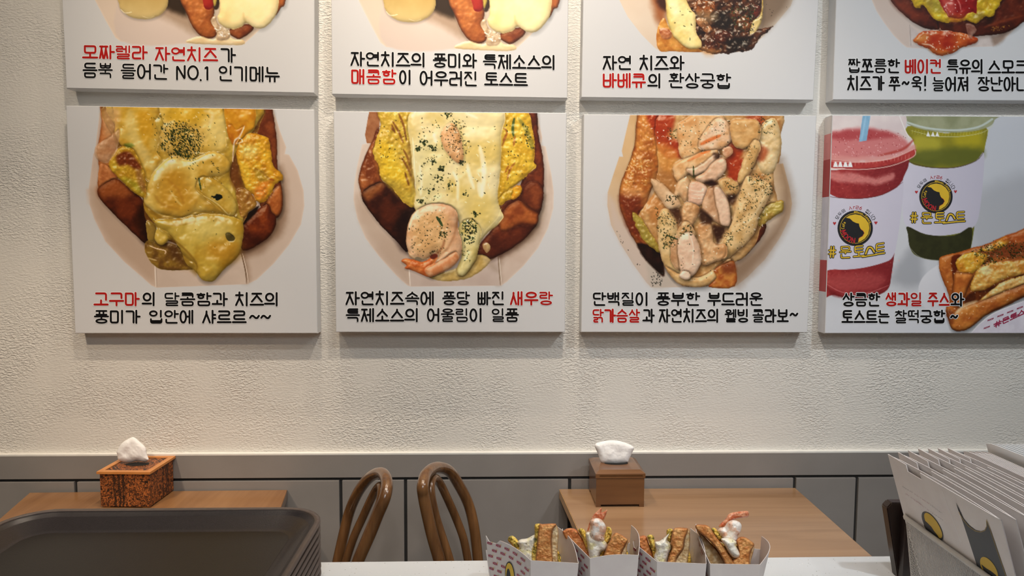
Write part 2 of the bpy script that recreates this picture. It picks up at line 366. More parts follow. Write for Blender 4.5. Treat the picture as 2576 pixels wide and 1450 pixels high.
class Paint:
    def __init__(s, xs, ys, base=(214, 214, 214)):
        s.xs = np.array(xs, float); s.ys = np.array(ys, float)
        s.X, s.Y = np.meshgrid(s.xs, s.ys)
        s.Cc = np.ones(s.X.shape+(3,))*np.array(base, float); s.H = np.zeros_like(s.X); s.G = np.zeros_like(s.X)
        s.rel = np.zeros_like(s.X); s.tf = lambda u, v: (u, v); s.sc = 1.0; s.rs = np.random.RandomState(7); s.seed = 1
    def frame(s, scale, ox, oy): s.tf = lambda u, v: (ox+u/scale, oy+v/scale); s.sc = scale
    def quad(s, q, y0=0.0):
        s.q = np.array(q, float); s.W = (q[1][0]-q[0][0]+q[2][0]-q[3][0])/2; s.Hh = (q[3][1]-q[0][1]+q[2][1]-q[1][1])/2
    def fwd(s, u, v):
        a = (np.asarray(u)/s.W)[..., None]; b = (np.asarray(v)/s.Hh)[..., None]
        return (s.q[0]*(1-a)+s.q[1]*a)*(1-b)+(s.q[3]*(1-a)+s.q[2]*a)*b
    def inv(s, P):
        g = (P-s.q[0]).copy()
        for _ in range(8): g += P-s.fwd(g[:, 0], g[:, 1])
        return g
    def pts(s, p): return s.inv(np.array([s.tf(*q) for q in p], float))
    def win(s, P, m):
        x0, x1 = P[:, 0].min()-m, P[:, 0].max()+m; y0, y1 = P[:, 1].min()-m, P[:, 1].max()+m
        i0, i1 = np.searchsorted(s.xs, [x0, x1]); j0, j1 = np.searchsorted(s.ys, [y0, y1])
        return slice(j0, j1), slice(i0, i1)
    def shape(s, p, col, col2=None, ns=14, grad=None, warp=(1.2, 9), soft=1.2, puff=(8, 5), bump=(0, 4), gloss=0.0, edge=None, shadow=None, flat=False, alpha=1.0, smooth_=True, streak=None, mottle=.5, relief=1.0):
        """p polygon in current frame; col/col2 noise mix; grad (dx,dy,colB): linear blend across bbox"""
        s.seed += 3
        P = s.pts(p)
        if smooth_: P = spline(P, 4)
        m = 14
        w = s.win(P, m); X = s.X[w]; Y = s.Y[w]
        if X.size == 0: return
        if warp and warp[0]:
            wx = (fbm(X, Y, warp[1], 3, s.seed)-.5)*2*warp[0]; wy = (fbm(X, Y, warp[1], 3, s.seed+50)-.5)*2*warp[0]
        else: wx = wy = 0
        d = sdf(P, X+wx, Y+wy)
        if shadow:
            dx, dy, bl, st = shadow; ds = sdf(P, X-dx, Y-dy); k = np.clip((ds+bl)/(2*bl), 0, 1)*st
            s.Cc[w] *= (1-k)[..., None]
        a = np.clip((d+soft*.5)/soft, 0, 1)*alpha
        c = np.array(col, float)[None, None]*np.ones(X.shape+(1,))
        if col2 is not None:
            if streak: ang, ln = streak; ca, sa = math.cos(ang), math.sin(ang); n = fbm((X*ca+Y*sa)/ln, -X*sa+Y*ca, ns, 4, s.seed+9)
            else: n = fbm(X, Y, ns, 4, s.seed+9)
            k = np.clip((n-.5)*2.6+mottle, 0, 1)[..., None]; c = c*(1-k)+np.array(col2, float)*k
        if grad:
            gx, gy, gc = grad; x0, x1, y0, y1 = P[:, 0].min(), P[:, 0].max(), P[:, 1].min(), P[:, 1].max()
            t = ((X-x0)/(x1-x0+1e-9)-.5)*gx+((Y-y0)/(y1-y0+1e-9)-.5)*gy; t = np.clip(t+.5, 0, 1)[..., None]
            c = c*(1-t)+np.array(gc, float)*t
        if edge: ec, ew = edge; t = np.clip(1-d/ew, 0, 1)[..., None]**1.5; c = c*(1-t*.6)+np.array(ec, float)*t*.6
        s.Cc[w] = s.Cc[w]*(1-a[..., None])+c*a[..., None]
        if flat: h = np.zeros_like(X); s.rel[w] = s.rel[w]*(1-a); s.G[w] *= (1-a); return
        q = np.clip(d/puff[0], 0, 1); h = puff[1]*np.sqrt(np.clip(1-(1-q)**2, 0, 1))
        if bump[0]: h = h+bump[0]*(fbm(X, Y, bump[1], 3, s.seed+20)-.5)*2
        rim = np.abs(d) < 3; b0 = float(s.H[w][rim].mean()) if rim.any() else 0.0
        s.H[w] = s.H[w]*(1-a)+(h+.8*b0)*a
        s.rel[w] = s.rel[w]*(1-a)+relief*a; s.G[w] = s.G[w]*(1-a)+gloss*a
    def tint(s, p, col, k=.6, soft=10, warp=(4, 20)):
        """soft stain"""
        s.seed += 3; P = spline(s.pts(p), 4); w = s.win(P, soft+8); X = s.X[w]; Y = s.Y[w]
        if X.size == 0: return
        wx = (fbm(X, Y, warp[1], 3, s.seed)-.5)*2*warp[0]; d = sdf(P, X+wx, Y+(fbm(X, Y, warp[1], 3, s.seed+40)-.5)*2*warp[0])
        a = np.clip((d+soft)/(2*soft), 0, 1); a = (a*a*(3-2*a)*k)[..., None]; s.Cc[w] = s.Cc[w]*(1-a)+np.array(col, float)*a
    def stroke(s, p, width, col, alpha=1.0, soft=1.0, raise_=0, taper=True, rel=None):
        P = spline(s.pts(p), 4, False); w = s.win(P, width+4); X = s.X[w]; Y = s.Y[w]
        if X.size == 0: return
        best = np.full(X.shape, 1e9); n = len(P)-1
        for i in range(n):
            ax, ay = P[i]; bx, by = P[i+1]; ex, ey = bx-ax, by-ay; L = ex*ex+ey*ey+1e-12
            t = np.clip(((X-ax)*ex+(Y-ay)*ey)/L, 0, 1); q = (i+t)/n; ww = width*.5*(np.sqrt(np.clip(4*q*(1-q), 0, 1))*.7+.3 if taper else 1)
            best = np.minimum(best, np.sqrt((X-ax-t*ex)**2+(Y-ay-t*ey)**2)-ww)
        a = np.clip(.5-best/soft, 0, 1)*alpha
        s.Cc[w] = s.Cc[w]*(1-a[..., None])+np.array(col, float)*a[..., None]
        if raise_: s.H[w] += a*raise_
        if rel is not None: s.rel[w] = s.rel[w]*(1-a)+rel*a
    def flecks(s, p, n, size=(2.0, 5.0), cols=((38, 52, 22), (62, 74, 34), (28, 34, 16)), wid=(.8, 1.6), ang=None, alpha=.92, gauss=False):
        P = s.pts(p); x0, y0 = P.min(0); x1, y1 = P.max(0); k = 0; tries = 0
        while k < n and tries < n*20:
            tries += 1
            if gauss: x = s.rs.normal((x0+x1)/2, (x1-x0)/4); y = s.rs.normal((y0+y1)/2, (y1-y0)/4)
            else: x = s.rs.uniform(x0, x1); y = s.rs.uniform(y0, y1)
            if sdf(P, np.array([x]), np.array([y]))[0] < 0: continue
            k += 1; L = s.rs.uniform(*size)/2*(1 if s.rs.rand() > .25 else .55); t = s.rs.uniform(0, math.pi) if ang is None else ang+s.rs.normal(0, .5); W = s.rs.uniform(*wid)
            w = s.win(np.array([[x, y]]), L+3); X = s.X[w]-x; Y = s.Y[w]-y
            if X.size == 0: continue
            b = s.rs.normal(0, .25)
            u = X*math.cos(t)+Y*math.sin(t); v = -X*math.sin(t)+Y*math.cos(t)+b*u*u/L
            r = np.sqrt((u/L)**2+(v/W)**2); a = np.clip((1.25-r)*2.2, 0, 1)*alpha
            c = np.array(cols[s.rs.randint(len(cols))], float)
            s.Cc[w] = s.Cc[w]*(1-a[..., None])+c*a[..., None]; s.G[w] *= (1-a*.8)
    def glints(s, p, n, size=(2, 6), col=(250, 246, 228), alpha=.75, ang=None, wid=(.7, 1.6)):
        s.flecks(p, n, size, (col,), wid, ang, alpha)
    def shade(s, kd=.8, light=(-.22, -.5, .84), blur=3):
        H = s.H.copy()
        for _ in range(blur):
            H[1:-1, 1:-1] = (H[1:-1, 1:-1]*4+H[:-2, 1:-1]+H[2:, 1:-1]+H[1:-1, :-2]+H[1:-1, 2:])/8
        gy, gx = np.gradient(H, s.ys, s.xs); g = np.hypot(gx, gy)+1e-9; q = .95*np.tanh(g/1.1)/g; gx = gx*q; gy = gy*q
        nz = 1/np.sqrt(1+gx*gx+gy*gy); nx, ny = -gx*nz, -gy*nz
        l = np.array(light); l = l/np.linalg.norm(l)
        dif = nx*l[0]+ny*l[1]+nz*l[2]; k = .30+.70*np.clip(dif, 0, 1)/l[2]; k = 1+(k-1)*s.rel*kd
        h = l+np.array([0, 0, 1]); h /= np.linalg.norm(h); sp = np.clip(nx*h[0]+ny*h[1]+nz*h[2], 0, 1)
        tilt = np.clip(np.hypot(gx, gy)*2.2, 0, 1)
        s.Cc = s.Cc*np.clip(k, .60, 1.14)[..., None]
        mx = s.Cc.max(-1); sat = (mx-s.Cc.min(-1))/(mx+1); lum = s.Cc @ np.array([.3, .59, .11])
        t = np.clip(sat*2.2, 0, 1)[..., None]; s.Cc = s.Cc*(1-.10*t); s.Cc = s.Cc*(1-.05*t)+lum[..., None]*.05*t; s.Cc = s.Cc+(s.Cc-118)*.13*t
        hl = (s.G*tilt*np.clip((sp-.955)/.04, 0, 1)**1.5)[..., None]; s.Cc = s.Cc*(1-hl)+np.array([252, 248, 232.])*hl
    def build(s, name, fn, mat, parent, gain=1.55, lift=0.0):
        px = s.fwd(s.X.ravel(), s.Y.ravel()); P = fn(px[:, 0], px[:, 1], lift)
        ny, nx = s.X.shape
        me = bpy.data.meshes.new(name); me.vertices.add(nx*ny); me.vertices.foreach_set('co', P.astype(np.float32).ravel())
        i = (np.arange(ny-1)[:, None]*nx+np.arange(nx-1)[None]).ravel()
        q = np.stack([i, i+nx, i+nx+1, i+1], 1).ravel().astype(np.int32); nf = len(i)
        me.loops.add(nf*4); me.loops.foreach_set('vertex_index', q); me.polygons.add(nf)
        me.polygons.foreach_set('loop_start', np.arange(0, nf*4, 4, dtype=np.int32))
        at = me.color_attributes.new('print', 'FLOAT_COLOR', 'POINT')
        lin = np.clip(srgb(np.clip(s.Cc, 0, 255).reshape(-1, 3))*gain, 0, .86)
        at.data.foreach_set('color', np.concatenate([lin, np.ones((nx*ny, 1))], 1).astype(np.float32).ravel())
        me.update(calc_edges=True)
        return obj(name, me, mat, parent)
def plane_fn(y):
    def fn(u, v, lift=0.0):
        u = np.asarray(u, float); v = np.asarray(v, float)
        d = _F+_R*((u-1288.0)/FPX)[..., None]-_U*((v-725.0)/FPX)[..., None]
        return CAM+d*((y-lift-CAM[1])/d[..., 1])[..., None]
    return fn
# ------------------------------------------------------------------ the eight canvas posters
YF = -.040
FRONT = plane_fn(YF)
BASE = (191, 191, 192.5)
def axis(a, b, f0, f1, fine, coarse=9.0):
    f0 = max(a, f0); f1 = min(b, f1)
    L = []
    if f0 > a: L += list(np.linspace(a, f0, max(2, int((f0-a)/coarse)+1))[:-1])
    L += list(np.arange(f0, f1, fine))
    if b > f1: L += list(np.linspace(f1, b, max(2, int((b-f1)/coarse)+1)))
    else: L.append(b)
    return np.array(sorted(set(np.round(L, 3))))
class Poster:
    def __init__(s, quad, label, fine_box, step=1.5, group='square canvas menu posters on the plaster wall'):
        s.q = [np.array(p, float) for p in quad]
        c = FRONT(np.mean([p[0] for p in quad]), np.mean([p[1] for p in quad]))
        s.root = empty('menu_poster', (float(c[0]), 0.0, float(c[2]))); tag(s.root, label, 'poster', group)
        s.off = Vector((-float(c[0]), 0, -float(c[2])))
        t = Paint([0, 1], [0, 1]); t.quad(quad)
        fb = t.inv(np.array([(fine_box[0], fine_box[1]), (fine_box[2], fine_box[3])], float))
        xs = axis(0, t.W, fb[0, 0], fb[1, 0], step); ys = axis(0, t.Hh, fb[0, 1], fb[1, 1], step)
        s.p = Paint(xs, ys, BASE); s.p.quad(quad); s.words = []; s.words2 = []
    def finish(s, gain=1.25, halo=True, side=None, kd=.8):
        p = s.p; p.shade(kd)
        o = p.build('printed_front', FRONT, M_PRINT, s.root, gain); s.fix(o); s.front = o
        # folded canvas edge: rim and sides running back to the wall
        Q = [FRONT(*q) for q in s.q]; ins = .0
        bm = bmesh.new()
        r = .0015
        ring = []
        for k, (y, g) in enumerate(((YF+.0002, 0.0), (YF+.0012, .0011), (YF+.004, .0016), (-.003, .0016), (0.0, .0)) ):
            cx = sum(v[0] for v in Q)/4; cz = sum(v[2] for v in Q)/4
            ring.append([bm.verts.new((v[0]+(g if v[0] > cx else -g), y, v[2]+(g if v[2] > cz else -g))) for v in Q])
        bm.faces.new(ring[0])
        for a, b in zip(ring[:-1], ring[1:]):
            for i in range(4): bm.faces.new((a[i], b[i], b[(i+1) % 4], a[(i+1) % 4]))
        bmesh.ops.recalc_face_normals(bm, faces=bm.faces)
        s.fix(obj('canvas_edge', bm, M_CANVAS, s.root))
        for name, words, mat in (('black_lettering', s.words, M_BLACK), ('red_lettering', s.words2, M_RED)):
            if not words: continue
            i1 = Ink(FRONT); i2 = Ink(FRONT)
            for (t, x0, x1, y0, y1, h, w) in words:
                word(t, x0, x1, y0, y1, h, w, [(i1, w, .0008)]+([(i2, w+3.2, .0004)] if halo else []), 0)
            s.fix(i1.done(name, mat, s.front))
            if halo: s.fix(i2.done('lettering_outline', M_HALO, s.front))
    def fix(s, o):
        if o is None: return
        me = o.data; me.transform(Matrix.Translation(s.off)); return o
    def t(s, text, x0, x1, y0, h, y1=None, w=5.0, red=False):
        (s.words2 if red else s.words).append((text, x0, x1, y0, y1 if y1 is not None else y0, h, w))
HERB = ((38, 52, 22), (58, 70, 30), (26, 32, 14)); HERBB = ((40, 44, 18), (60, 52, 22), (88, 70, 30))

def egg(p, pts, c1=(222, 178, 48), c2=(196, 140, 30), **k):
    a = dict(ns=14, puff=(10, 6), bump=(3.0, 7), gloss=.5, warp=(3, 10), edge=((168, 118, 24), 5), shadow=(2, 3, 5, .35)); a.update(k); p.shape(pts, c1, c2, **a)
def bread(p, pts, c1=(150, 80, 38), c2=(104, 46, 22), **k):
    a = dict(ns=22, puff=(16, 9), bump=(.9, 5), gloss=.15, warp=(1.5, 12), edge=((62, 26, 14), 8), shadow=(2, 4, 7, .3)); a.update(k); p.shape(pts, c1, c2, **a)
def cheese(p, pts, c1=(226, 196, 112), c2=(204, 162, 62), **k):
    a = dict(ns=30, puff=(14, 8), bump=(3.2, 26), gloss=.85, warp=(2, 16), edge=((190, 152, 66), 3), shadow=(2, 4, 8, .26)); a.update(k); p.shape(pts, c1, c2, **a)

# ---- lower left: sweet potato and cheese toast
A = Poster([(167, 267), (789, 277), (797, 838), (190, 838)], 'lower left canvas poster of yellow cheese toast piled with green herbs', (215, 262, 775, 730))
p = A.p; p.frame(2.339, 150, 240)
p.shape([(245, 40), (220, 230), (208, 335), (198, 345), (185, 450), (170, 560), (175, 640), (205, 730), (270, 860), (380, 980), (480, 1065), (540, 1120), (570, 1132), (1105, 1112), (1160, 1085), (1260, 990), (1350, 880), (1420, 760), (1440, 650), (1435, 560), (1400, 440), (1350, 350), (1325, 345), (1333, 305), (1300, 220), (1250, 60)], (198, 176, 160), (188, 164, 146), ns=60, flat=True, smooth_=False, warp=None, grad=(.5, .2, (190, 172, 158)), edge=((206, 190, 178), 6))
p.tint([(240, 600), (330, 700), (500, 880), (560, 1000), (540, 1090), (420, 990), (290, 850), (215, 700), (190, 560)], (168, 142, 120), .55, 14)
p.tint([(1290, 420), (1330, 540), (1330, 720), (1290, 830), (1180, 920), (1100, 960), (1110, 1090), (1060, 1060), (1060, 900), (1280, 700)], (118, 88, 64), .75, 16)
p.shape([(560, 1000), (600, 1010), (800, 1060), (1000, 1000), (1070, 930), (1105, 1110), (840, 1122), (568, 1130)], (196, 178, 164), (186, 168, 154), ns=60, flat=True, smooth_=False, warp=None)
p.stroke([(560, 1000), (566, 1128)], 2.2, (222, 208, 196)); p.stroke([(570, 1010), (574, 1128)], 1.2, (150, 130, 116))
p.stroke([(1066, 925), (1092, 1030), (1100, 1110)], 2.4, (116, 92, 70)); p.stroke([(1076, 930), (1100, 1030), (1110, 1105)], 1.6, (220, 204, 190))
bread(p, [(250, 40), (246, 150), (232, 260), (216, 330), (232, 420), (226, 545), (300, 510), (350, 480), (330, 380), (350, 200), (420, 40)], (198, 128, 74), (160, 92, 48), edge=((150, 84, 44), 6))
p.shape([(245, 400), (300, 430), (345, 480), (270, 520), (235, 525), (228, 460)], (206, 136, 82), (176, 104, 58), bump=(1, 6), puff=(8, 5), gloss=.2)
bread(p, [(225, 548), (330, 490), (420, 560), (490, 620), (520, 760), (530, 870), (490, 862), (400, 780), (300, 680), (240, 612)], (110, 50, 24), (74, 32, 18), edge=((48, 20, 12), 8), puff=(20, 8))
p.tint([(225, 548), (330, 492), (420, 560), (400, 600), (300, 600), (245, 600)], (166, 92, 44), .8, 12)
p.tint([(480, 640), (530, 760), (540, 890), (500, 870), (450, 760)], (34, 16, 10), .75, 14)
bread(p, [(1120, 40), (1240, 60), (1262, 150), (1278, 260), (1282, 420), (1300, 500), (1312, 600), (1305, 680), (1270, 720), (1180, 650), (1130, 400)], (138, 72, 38), (104, 48, 24), edge=((78, 36, 18), 6))
bread(p, [(1210, 640), (1250, 560), (1300, 530), (1313, 620), (1303, 690), (1272, 716), (1238, 690)], (196, 118, 58), (160, 86, 38), puff=(14, 8), gloss=.35)
bread(p, [(1272, 716), (1268, 780), (1200, 860), (1080, 915), (1066, 800), (1090, 730), (1180, 660), (1225, 640), (1250, 690)], (138, 64, 26), (94, 38, 18), edge=((60, 24, 14), 8), gloss=.35, puff=(24, 12))
p.tint([(1100, 800), (1150, 820), (1230, 830), (1090, 915), (1068, 880)], (60, 24, 14), .7, 14)
p.shape([(1068, 762), (1100, 700), (1172, 650), (1150, 700), (1085, 760)], (34, 20, 14), flat=True, soft=4)
p.shape([(500, 880), (530, 850), (640, 870), (740, 910), (800, 1015), (740, 1028), (660, 1031), (590, 1022), (545, 992), (508, 935)], (150, 116, 44), (112, 78, 34), puff=(10, 4), bump=(1.5, 8), gloss=.5, edge=((176, 146, 70), 3))
p.tint([(600, 870), (700, 880), (760, 960), (740, 1000), (660, 940)], (84, 52, 24), .8, 10)
p.shape([(300, 30), (1150, 30), (1160, 240), (1120, 640), (1075, 760), (1000, 900), (700, 880), (520, 760), (480, 560), (400, 420), (320, 260)], (150, 104, 40), (104, 62, 26), ns=30, puff=(10, 3), bump=(2, 14), gloss=.5)
cheese(p, [(510, 740), (560, 760), (580, 800), (560, 860), (520, 850)], (160, 132, 60), (140, 110, 44))
cheese(p, [(330, 30), (1145, 40), (1152, 180), (1100, 250), (1035, 330), (1012, 400), (1004, 480), (1040, 560), (1060, 650), (1082, 740), (1070, 850), (1065, 920), (1020, 980), (960, 1030), (910, 1090), (870, 1097), (830, 1080), (805, 1045), (740, 985), (718, 920), (690, 860), (640, 850), (606, 880), (565, 850), (572, 780), (530, 720), (495, 660), (500, 560), (480, 480), (420, 330), (350, 250), (330, 180)], (206, 178, 78), (186, 146, 48), bump=(4.5, 24), ns=40)
cheese(p, [(560, 840), (570, 790), (600, 770), (640, 800), (640, 850), (606, 882), (575, 868)], (214, 186, 92), (196, 162, 64), puff=(10, 7))
cheese(p, [(330, 30), (600, 30), (600, 90), (560, 160), (590, 250), (570, 330), (600, 380), (560, 450), (540, 500), (500, 480), (440, 330), (370, 300), (330, 240), (325, 130)], (214, 180, 84), (200, 150, 44), puff=(18, 6), ns=24)
p.tint([(360, 110), (470, 80), (560, 120), (540, 240), (500, 300), (420, 240)], (212, 160, 38), .7, 14)
p.tint([(400, 90), (440, 100), (470, 240), (520, 330), (560, 440), (500, 400), (430, 280), (380, 180)], (226, 208, 140), .6, 9)
cheese(p, [(600, 40), (900, 40), (960, 90), (975, 200), (980, 300), (940, 330), (840, 340), (760, 330), (640, 340), (590, 250), (610, 160)], (222, 190, 100), (208, 168, 66), puff=(20, 5), ns=26)
p.tint([(640, 60), (860, 50), (850, 130), (760, 180), (650, 150)], (214, 166, 36), .7, 16)
p.tint([(860, 160), (960, 120), (980, 260), (940, 320), (880, 260)], (228, 206, 128), .7, 14)
p.stroke([(850, 90), (900, 110), (880, 180)], 9, (236, 218, 168), .5, 6)
cheese(p, [(980, 50), (1140, 50), (1150, 170), (1100, 230), (1040, 300), (990, 210), (970, 120)], (212, 154, 40), (196, 128, 26), puff=(14, 7), ns=20)
p.shape([(985, 180), (1010, 170), (1040, 200), (1085, 180), (1060, 250), (1020, 290), (990, 230)], (200, 130, 30), (176, 100, 20), puff=(8, 4), gloss=.7)
cheese(p, [(520, 530), (555, 450), (600, 400), (640, 372), (690, 362), (730, 380), (790, 375), (850, 345), (920, 332), (990, 375), (1002, 425), (960, 470), (890, 480), (900, 520), (960, 560), (1000, 610), (1040, 700), (1000, 712), (920, 690), (800, 690), (720, 722), (640, 705), (570, 690), (510, 650), (495, 600)], (220, 188, 96), (200, 158, 60), puff=(22, 12), ns=34)
p.tint([(590, 470), (660, 420), (760, 500), (800, 600), (760, 660), (640, 690), (570, 600)], (196, 142, 40), .75, 22)
p.tint([(590, 400), (660, 370), (760, 385), (680, 430), (600, 470), (540, 540)], (232, 214, 146), .65, 10)
p.stroke([(640, 500), (700, 560), (730, 640)], 7, (178, 120, 36), .45, 6); p.stroke([(560, 590), (600, 640), (700, 670)], 8, (170, 118, 34), .45, 7)
p.stroke([(510, 640), (600, 706), (720, 724), (800, 694)], 5, (232, 206, 130), .5, 3)
cheese(p, [(830, 480), (920, 500), (990, 560), (1040, 640), (1030, 700), (990, 708), (900, 640), (840, 590), (800, 540)], (206, 176, 84), (190, 150, 52), puff=(14, 8))
cheese(p, [(560, 740), (700, 720), (820, 700), (940, 700), (1040, 720), (1080, 760), (1068, 900), (1010, 980), (930, 1060), (870, 1096), (820, 1070), (800, 1000), (730, 940), (660, 830), (600, 790)], (204, 176, 78), (180, 140, 40), puff=(26, 13), ns=44)
p.tint([(780, 720), (900, 700), (1000, 740), (1020, 830), (900, 850), (820, 830), (760, 780)], (226, 208, 128), .55, 22)
p.tint([(880, 860), (980, 850), (1060, 870), (1040, 960), (940, 980), (860, 930)], (184, 128, 30), .7, 18)
p.stroke([(640, 830), (720, 890), (800, 980), (806, 1040)], 5, (150, 112, 36), .7, 3); p.stroke([(560, 700), (640, 760), (730, 760), (800, 740)], 4, (156, 118, 38), .5, 4)
p.stroke([(500, 640), (560, 700), (650, 730), (760, 722), (860, 690)], 9, (140, 100, 34), .45, 7); p.stroke([(650, 560), (690, 620), (720, 650)], 5, (232, 208, 132), .6, 4); p.tint([(860, 600), (940, 640), (1000, 720), (930, 740), (850, 700)], (176, 134, 44), .5, 12); p.tint([(700, 900), (760, 930), (810, 1010), (800, 1060), (740, 990)], (150, 116, 40), .6, 8)
p.shape([(975, 815), (1000, 808), (1032, 840), (1018, 860), (985, 850)], (96, 84, 40), (70, 60, 30), puff=(4, 3), gloss=.8)
egg(p, [(330, 325), (380, 300), (430, 312), (470, 380), (500, 460), (508, 590), (470, 590), (420, 560), (380, 520), (330, 470), (290, 420), (300, 365)], (210, 172, 52), (186, 138, 34))
p.tint([(330, 350), (400, 330), (440, 360), (480, 420), (460, 440), (400, 410), (345, 410)], (116, 48, 26), .9, 6)
p.tint([(450, 430), (490, 450), (505, 560), (470, 560), (460, 500)], (150, 100, 60), .7, 6); p.tint([(370, 490), (440, 510), (490, 580), (440, 560)], (150, 150, 40), .6, 8)
p.tint([(380, 290), (420, 280), (440, 300), (400, 310)], (110, 130, 50), .8, 4)
p.shape([(212, 300), (300, 240), (352, 200), (340, 320), (300, 380), (270, 400), (215, 370)], (206, 168, 132), (186, 138, 98), puff=(10, 4), bump=(2.5, 12), gloss=.5, alpha=.75)
p.tint([(260, 80), (350, 80), (340, 180), (300, 240), (260, 220)], (216, 170, 120), .7, 10)
egg(p, [(1050, 290), (1075, 250), (1100, 228), (1160, 225), (1230, 262), (1242, 340), (1262, 420), (1300, 450), (1312, 500), (1270, 520), (1245, 580), (1200, 632), (1162, 622), (1130, 580), (1090, 540), (1055, 420), (1040, 350)], (222, 170, 44), (198, 134, 30), puff=(16, 10))
p.tint([(1075, 300), (1150, 300), (1160, 350), (1090, 370)], (232, 206, 120), .7, 12); p.tint([(1060, 400), (1110, 420), (1130, 560), (1090, 540)], (232, 190, 60), .7, 8)
p.tint([(1150, 540), (1240, 500), (1200, 600), (1150, 600)], (224, 128, 52), .7, 10); p.stroke([(1150, 430), (1200, 460), (1230, 490), (1262, 500)], 4, (150, 60, 22), .7, 3); p.tint([(1150, 430), (1210, 450), (1230, 500), (1170, 500)], (168, 140, 50), .7, 5)
p.shape([(1040, 560), (1110, 560), (1160, 640), (1110, 690), (1070, 720), (1050, 650)], (176, 130, 56), (150, 96, 40), puff=(8, 5), bump=(3, 8), gloss=.6)
p.tint([(1010, 400), (1045, 420), (1060, 560), (1035, 570), (1005, 500)], (120, 70, 30), .7, 7)
p.stroke([(1088, 180), (1060, 240), (1030, 270), (1022, 330), (1018, 392)], 4, (236, 206, 170), .95, 1.2, 1)
p.stroke([(1030, 262), (1060, 252), (1075, 272), (1040, 285)], 3, (236, 206, 170), .9)
p.stroke([(528, 885), (570, 902), (622, 915), (618, 935)], 3, (226, 196, 160), .9); p.stroke([(520, 958), (570, 972)], 4, (206, 178, 120), .8)
p.stroke([(845, 590), (930, 640), (990, 700), (1005, 690)], 3, (236, 212, 140), .7)
p.tint([(590, 190), (720, 160), (830, 190), (850, 300), (780, 370), (640, 360), (580, 290)], (196, 160, 84), .5, 14)
p.flecks([(600, 160), (720, 150), (820, 200), (850, 310), (790, 385), (660, 370), (590, 300)], 340, (2.5, 8), HERB, (.7, 1.5), 1.1)
p.flecks([(655, 200), (760, 190), (800, 300), (760, 370), (690, 350), (650, 280)], 190, (3, 9), HERB, (.7, 1.5), 1.0)
p.flecks([(530, 110), (900, 90), (940, 300), (920, 420), (780, 440), (560, 330)], 90, (2, 6), HERB, (.6, 1.3), .9)
p.flecks([(760, 380), (930, 370), (960, 460), (800, 560)], 16, (3, 8), HERB, (.7, 1.6), .8)
p.stroke([(818, 488), (832, 558)], 4.4, (66, 82, 36), 1); p.shape([(890, 598), (920, 585), (955, 590), (950, 608), (925, 618), (905, 606)], (20, 26, 18), flat=True, warp=(3, 4))
p.flecks([(500, 500), (1060, 480), (1060, 900), (850, 980)], 14, (1.5, 3.5), HERBB); p.glints([(340, 100), (1000, 100), (1060, 900), (560, 780)], 60, (2, 9), (248, 238, 200), .5)
A.t('고구마', 234.7, 353, 734.6, 36.5, red=True); A.t('의', 357, 393.7, 734.6, 36.5); A.t('달콤함과', 411.6, 574, 735, 36.5); A.t('치즈의', 590, 703.6, 735, 36.5)
A.t('풍미가', 235.5, 355, 779.5, 36); A.t('입안에', 373, 490, 779.5, 36); A.t('샤르르', 507, 622.4, 779.5, 36); A.t('~~', 626, 684, 779.5, 36)
A.finish()

# ---- second lower: shrimp toast
A = Poster([(840, 281), (1424, 285), (1420, 835), (846, 835)], 'lower canvas poster of a cheese toast topped with a large curled shrimp', (885, 278, 1400, 726))
p = A.p; p.frame(2.416, 820, 260)
p.shape([(268, 30), (238, 190), (247, 245), (220, 250), (190, 380), (170, 500), (168, 590), (190, 700), (240, 820), (330, 940), (430, 1050), (495, 1108), (515, 1115), (1065, 1110), (1100, 1085), (1200, 990), (1290, 880), (1350, 760), (1382, 640), (1385, 540), (1370, 430), (1335, 262), (1308, 255), (1315, 210), (1278, 30)], (200, 184, 172), (190, 170, 156), ns=60, flat=True, smooth_=False, warp=None, edge=((212, 200, 190), 5))
p.tint([(200, 560), (300, 720), (480, 900), (500, 1090), (400, 990), (280, 840), (195, 680)], (170, 148, 130), .5, 14)
p.tint([(1330, 560), (1300, 760), (1200, 860), (1060, 950), (1050, 1090), (1010, 1000), (960, 940), (1280, 700)], (112, 88, 66), .8, 16)
p.shape([(505, 1010), (700, 1060), (1000, 960), (1045, 930), (1062, 1108), (515, 1113)], (192, 176, 166), (180, 162, 152), ns=60, flat=True, smooth_=False, warp=None)
p.stroke([(505, 1000), (512, 1112)], 2.4, (222, 210, 200)); p.stroke([(1045, 930), (1060, 1108)], 2.6, (140, 118, 98)); p.stroke([(1052, 930), (1068, 1105)], 1.6, (216, 204, 192))
p.shape([(265, 30), (330, 30), (320, 240), (247, 243), (238, 190)], (170, 116, 80), (150, 96, 62), flat=True, smooth_=False)
bread(p, [(320, 150), (330, 430), (345, 490), (235, 560), (205, 510), (198, 450), (225, 350), (280, 230)], (170, 100, 54), (124, 62, 32), bump=(2.2, 7), gloss=.45)
bread(p, [(220, 540), (330, 478), (420, 520), (510, 620), (548, 640), (550, 700), (505, 730), (495, 900), (430, 840), (330, 740), (240, 620)], (84, 38, 20), (54, 24, 16), edge=((32, 14, 10), 8), puff=(20, 8))
p.tint([(222, 545), (330, 485), (352, 510), (300, 560), (250, 590)], (160, 96, 50), .75, 8); p.tint([(480, 640), (550, 650), (500, 900), (430, 830), (430, 700)], (26, 12, 10), .7, 16)
bread(p, [(1200, 30), (1275, 30), (1290, 180), (1310, 280), (1326, 400), (1320, 560), (1310, 640), (1290, 690), (1280, 740), (1200, 830), (1100, 900), (990, 952), (930, 945), (912, 890), (980, 800), (1060, 700), (1040, 620), (1150, 540), (1200, 450), (1250, 300)], (128, 60, 32), (86, 38, 22), edge=((52, 22, 14), 8))
